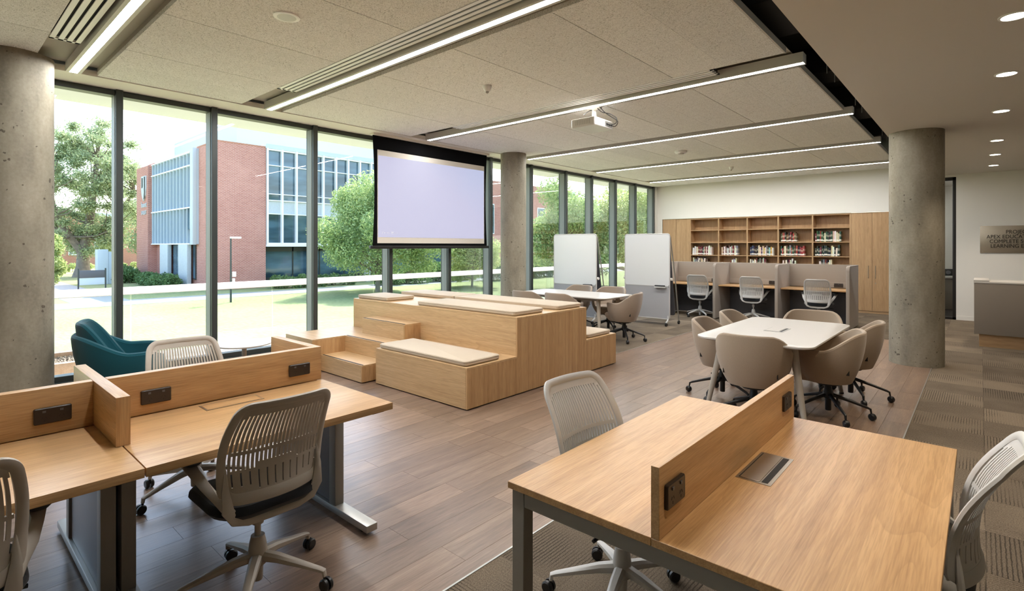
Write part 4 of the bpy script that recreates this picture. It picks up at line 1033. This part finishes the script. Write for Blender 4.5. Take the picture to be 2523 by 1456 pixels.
def hedge(label, loc, sx_, sy, h, n, seed, group='low hedges round the brick building', mat=None):
    g = random.Random(seed); t = thing('hedge', label, 'hedge', loc, 0, group)
    cl = [(g.uniform(-sx_, sx_), g.uniform(-sy, sy), g.uniform(.2, .8) * h, h * .45) for _ in range(40)]
    m = MB()
    for c in cl[:14]: m.tube([(c[0], c[1], 0), (c[0], c[1], c[2])], [.03, .01], 5)
    m.build('stems', M_bark, t); leaf_mesh('foliage', cl, n * 2, .11, mat or M_hedge, t, seed, .7)
hedge('dark rounded hedge at the foot of the brick wing with the emblem', (-59.5, 12.4, ZG), 3.0, .8, 1.5, 4500, 41)
hedge('low dark hedge under the finned facade', (-51.0, 13.2, ZG), 3.6, .7, 1.0, 4000, 42)
hedge('low hedge along the glazed ground floor behind the handrail', (-40.8, 21.5, ZG), .8, 3.2, .9, 4500, 43)
hedge('long hedge below the projection screen', (-37.5, 31, ZG), .9, 5.0, 1.7, 6500, 44)
hedge('hedge seen under the end of the projection screen near the slim column', (-35, 41, ZG), .9, 5.0, 2.2, 5500, 45)
hedge('pale hedge far across the lawn behind the gum tree', (-86, 13, ZG), 1.2, 8.0, 1.1, 5000, 46, mat=M_yellow)

# ------------------------------------------------------------------ outside: brick building
bd = thing('brick_building', 'red brick campus building with finned grey facade and glass wall', 'building', (0, 0, 0))
BXF, BYF, BZ0, BZ1 = -42.6, 14.82, ZG - .3, 9.45
def bpart(name, mat, *q, **k): return box(name, mat, bd, *q, **k)
bpart('brick_wall', M_brick, -60.5, BYF, 1.9, BXF, 18.40, BZ1)
bpart('brick_wall', M_brick, -46.9, BYF, BZ0, BXF, 18.40, 1.899)
bpart('brick_wall', M_brick, -61.3, 14.10, BZ0, -57.55, 18.0, 9.05)
bpart('back_volume', M_brick, -62, 18.401, BZ0, -43.4, 62, 1.75); bpart('back_volume', M_bgrey, -62, 18.401, 1.751, -43.05, 62, 9.25)
bpart('parapet', M_bgrey, -62, 18.38, 9.40, -42.5, 30.5, 9.75); bpart('penthouse', M_bgrey, -62, 17.5, 9.4505, -46.0, 40, 12.1)
bpart('coping', M_brick2, -46.9, BYF - .02, BZ1, BXF + .02, 18.38, BZ1 + .08)
# finned box on the side
fb = bpart('fin_box', M_fin, -57.5, 14.66, 1.75, -46.46, BYF - .001, 9.35)
box('end_cladding', M_bgrey, fb, -47.1, 14.37, 1.70, -46.46, 14.659, 9.40, bevel=.02)
for z in (1.72, 4.62, 7.98, 9.02): box('fin_rail', M_wpaint, fb, -57.5, 14.33, z, -47.1, 14.659, z + .10)
for k in range(12):
    x = -57.25 + k * .86
    for (z0, z1) in ((1.82, 4.62), (4.72, 7.98), (8.08, 9.02)):
        MB().box(-.03, -.16, z0, .03, .16, z1, Matrix.Translation((x, 14.50, 0)) @ Matrix.Rotation(.35, 4, 'Z')).build('fin', M_fin, fb)
box('slot_window', M_bglass, fb, -48.15, 14.45, 2.95, -47.15, 14.659, 4.62)
for x in (-54.7, -49.7): bpart('blade_column', M_conc2, x, 14.3, BZ0, x + 2.2, 14.6, 1.74, bevel=.01)
for (x0, x1) in ((-52.45, -49.75), (-47.45, -46.95)):
    f = bpart('window', M_frame, x0, 14.72, BZ0 + .9, x1, 14.80, 1.74)
    for k in range(3):
        a = x0 + (x1 - x0) * k / 3; box('pane', M_bglass, f, a + .04, 14.70, BZ0 + 1.0, a + (x1 - x0) / 3 - .04, 14.719, 1.66)
bpart('lobby_wall', M_brick, -57.54, 14.81, BZ0, -46.95, 15.2, 1.82)
# emblem and lettering
em = thing('wall_emblem', 'pale shield-shaped emblem with two short lines of letters on the brick wing', 'emblem', (-58.65, 14.10, 6.98))
def shield(s): return [(-.85 * s, 1.35 * s), (.85 * s, 1.35 * s), (.85 * s, .0), (.62 * s, -.75 * s), (0, -1.4 * s), (-.62 * s, -.75 * s), (-.85 * s, 0)]
MB().rings([[(x, y, z) for x, z in shield(.85)] for y in (-.10, -.001)]).build('shield', M_conc2, em)
MB().rings([[(x * .42 + .38, y, z * .76) for x, z in ((-.1, 1.4), (.45, 1.4), (.45, -.4), (.1, -1.15), (-.35, -1.35), (.05, -.5))] for y in (-.14, -.1001)]).build('shield_stripe', M_frame, em)
MB().rings([[(x, y, z) for x, z in ((-.42, 1.0), (-.17, 1.0), (-.17, .17), (-.38, .05))] for y in (-.14, -.1001)]).build('shield_stripe', M_frame, em)
text('lettering', 'buunt', .75, M_conc2, em, (-.95, -.03, -1.75), (PI / 2, 0, 0), .02); text('lettering', 'SAUDT', .55, M_conc2, em, (-.95, -.03, -2.45), (PI / 2, 0, 0), .02)
# glass wall facing the lawn
NB = 9
for k in range(NB):
    y0 = 18.45 + k * 1.2; y1 = y0 + 1.2
    f = MB().box(-42.95, y0, 1.72, -42.45, y0 + .12, 9.42).box(-42.9, y0 + .12, 1.72, -42.55, y1, 1.86).box(-42.9, y0 + .12, 9.28, -42.55, y1, 9.42)
    for z in (4.15, 5.24, 5.75, 8.05): f.box(-42.9, y0 + .12, z, -42.6, y1, z + .07)
    f = f.build('window', M_wpaint, bd)
    for z0, z1, mt in ((1.86, 4.15, M_bglass), (4.22, 5.24, M_conc2), (5.31, 5.75, M_bglass), (5.82, 8.05, M_bglass), (8.12, 9.28, M_bglass)):
        o = box('pane' if mt is M_bglass else 'spandrel', mt, f, -42.80, y0 + .12, z0, -42.76, y1, z1)
for k in range(10):
    y0 = 18.45 + k * 2.4; f = MB().box(-43.3, y0, BZ0, -43.2, y0 + .1, 1.70).box(-43.3, y0, 1.15, -43.2, y0 + 2.4, 1.7).box(-43.3, y0, BZ0, -43.2, y0 + 2.4, -.95).build('shopfront', M_frame, bd)
    box('pane', M_bglass, f, -43.28, y0 + .1, -.95, -43.24, y0 + 2.4, 1.15)
bpart('canopy_slab', M_wpaint, -43.4, 18.41, 1.55, -42.4, 42, 1.72)
for y in (22.0, 27.5, 33.5, 38.5): bpart('column', M_conc2, -42.9, y, BZ0, -42.45, y + .45, 1.55)
bpart('brick_wall', M_brick, -43.0, 42.0, BZ0, -42.4, 60, 9.2)
for k in range(4): f = bpart('window', M_wpaint, -42.45, 43.0 + k * 3.2, 3.0, -42.36, 44.6 + k * 3.2, 6.5); box('pane', M_bglass, f, -42.37, 43.1 + k * 3.2, 3.1, -42.345, 44.5 + k * 3.2, 6.4)
# far low building
fb2 = thing('far_building', 'low brown brick building behind the gum tree', 'building', (-104, 0, ZG))
box('wall', M_brick2, fb2, -6, 2, 0, 0, 46, 8.0); box('roof', M_bgrey, fb2, -6.3, 1.7, 8.0, .3, 46.3, 8.5)
for y, z0, z1, w_ in ((18.3, 1.9, 4.0, 1.35), (20.2, 1.3, 3.4, 1.0), (15.2, 1.9, 4.0, 1.3)):
    f = box('window', M_wpaint, fb2, 0, y, z0, .15, y + w_, z1)
    for k in range(2): box('pane', M_bglass, f, .12, y + .15 + k * (w_ / 2 - .05), z0 + .2, .2, y + w_ / 2 - .1 + k * (w_ / 2 - .05), z1 - .2)
# paths and small outdoor things
struct(box('path_1', M_path, None, -39.0, -60, ZG - .1, -35.6, 120, ZG + .012)); struct(box('path_2', M_path, None, -90, 5.8, ZG - .1, -39.0, 8.6, ZG + .011)); struct(box('path_3', M_path, None, -72, -30, ZG - .1, -66, 5.8, ZG + .011))
lp = thing('street_lamp', 'slim dark lamp post with a flat white head on the lawn edge', 'lamp post', (-32.8, 12.15, ZG))
MB().cyl((0, 0, 0), (0, 0, 3.8), .055, .04, 10).build('pole', M_frame, lp, smooth=True); MB().box(-.05, -.05, 3.74, .12, .55, 3.84).build('lamp_head', M_wpaint, lp, bevel=.02)
m = MB().box(.05, .06, 1.5, .09, .26, 1.8).box(.05, .06, 1.15, .09, .2, 1.4); m.build('small_sign', M_wpaint, lp)
sb = thing('notice_board', 'grey notice board on two posts on the lawn', 'notice board', (-46, 8.0, ZG))
for y in (-.75, .75): box('post', M_frame, sb, -.04, y - .04, 0, .04, y + .04, 1.75)
box('panel', M_bgrey, sb, -.03, -.7, .62, .03, .7, 1.08, bevel=.01); box('dark_panel', M_dsteel, sb, -.03, -.7, 1.1, .03, .7, 1.62, bevel=.01)
mo = thing('sign_pillar', 'pale grey square sign pillar behind the notice board', 'sign pillar', (-57, 10.75, ZG))
box('body', M_bgrey, mo, -.5, -.55, 0, .5, .2, 3.0, bevel=.03); box('side_panel', M_fin, mo, -.45, .21, 0, .45, .55, 2.8, bevel=.02)
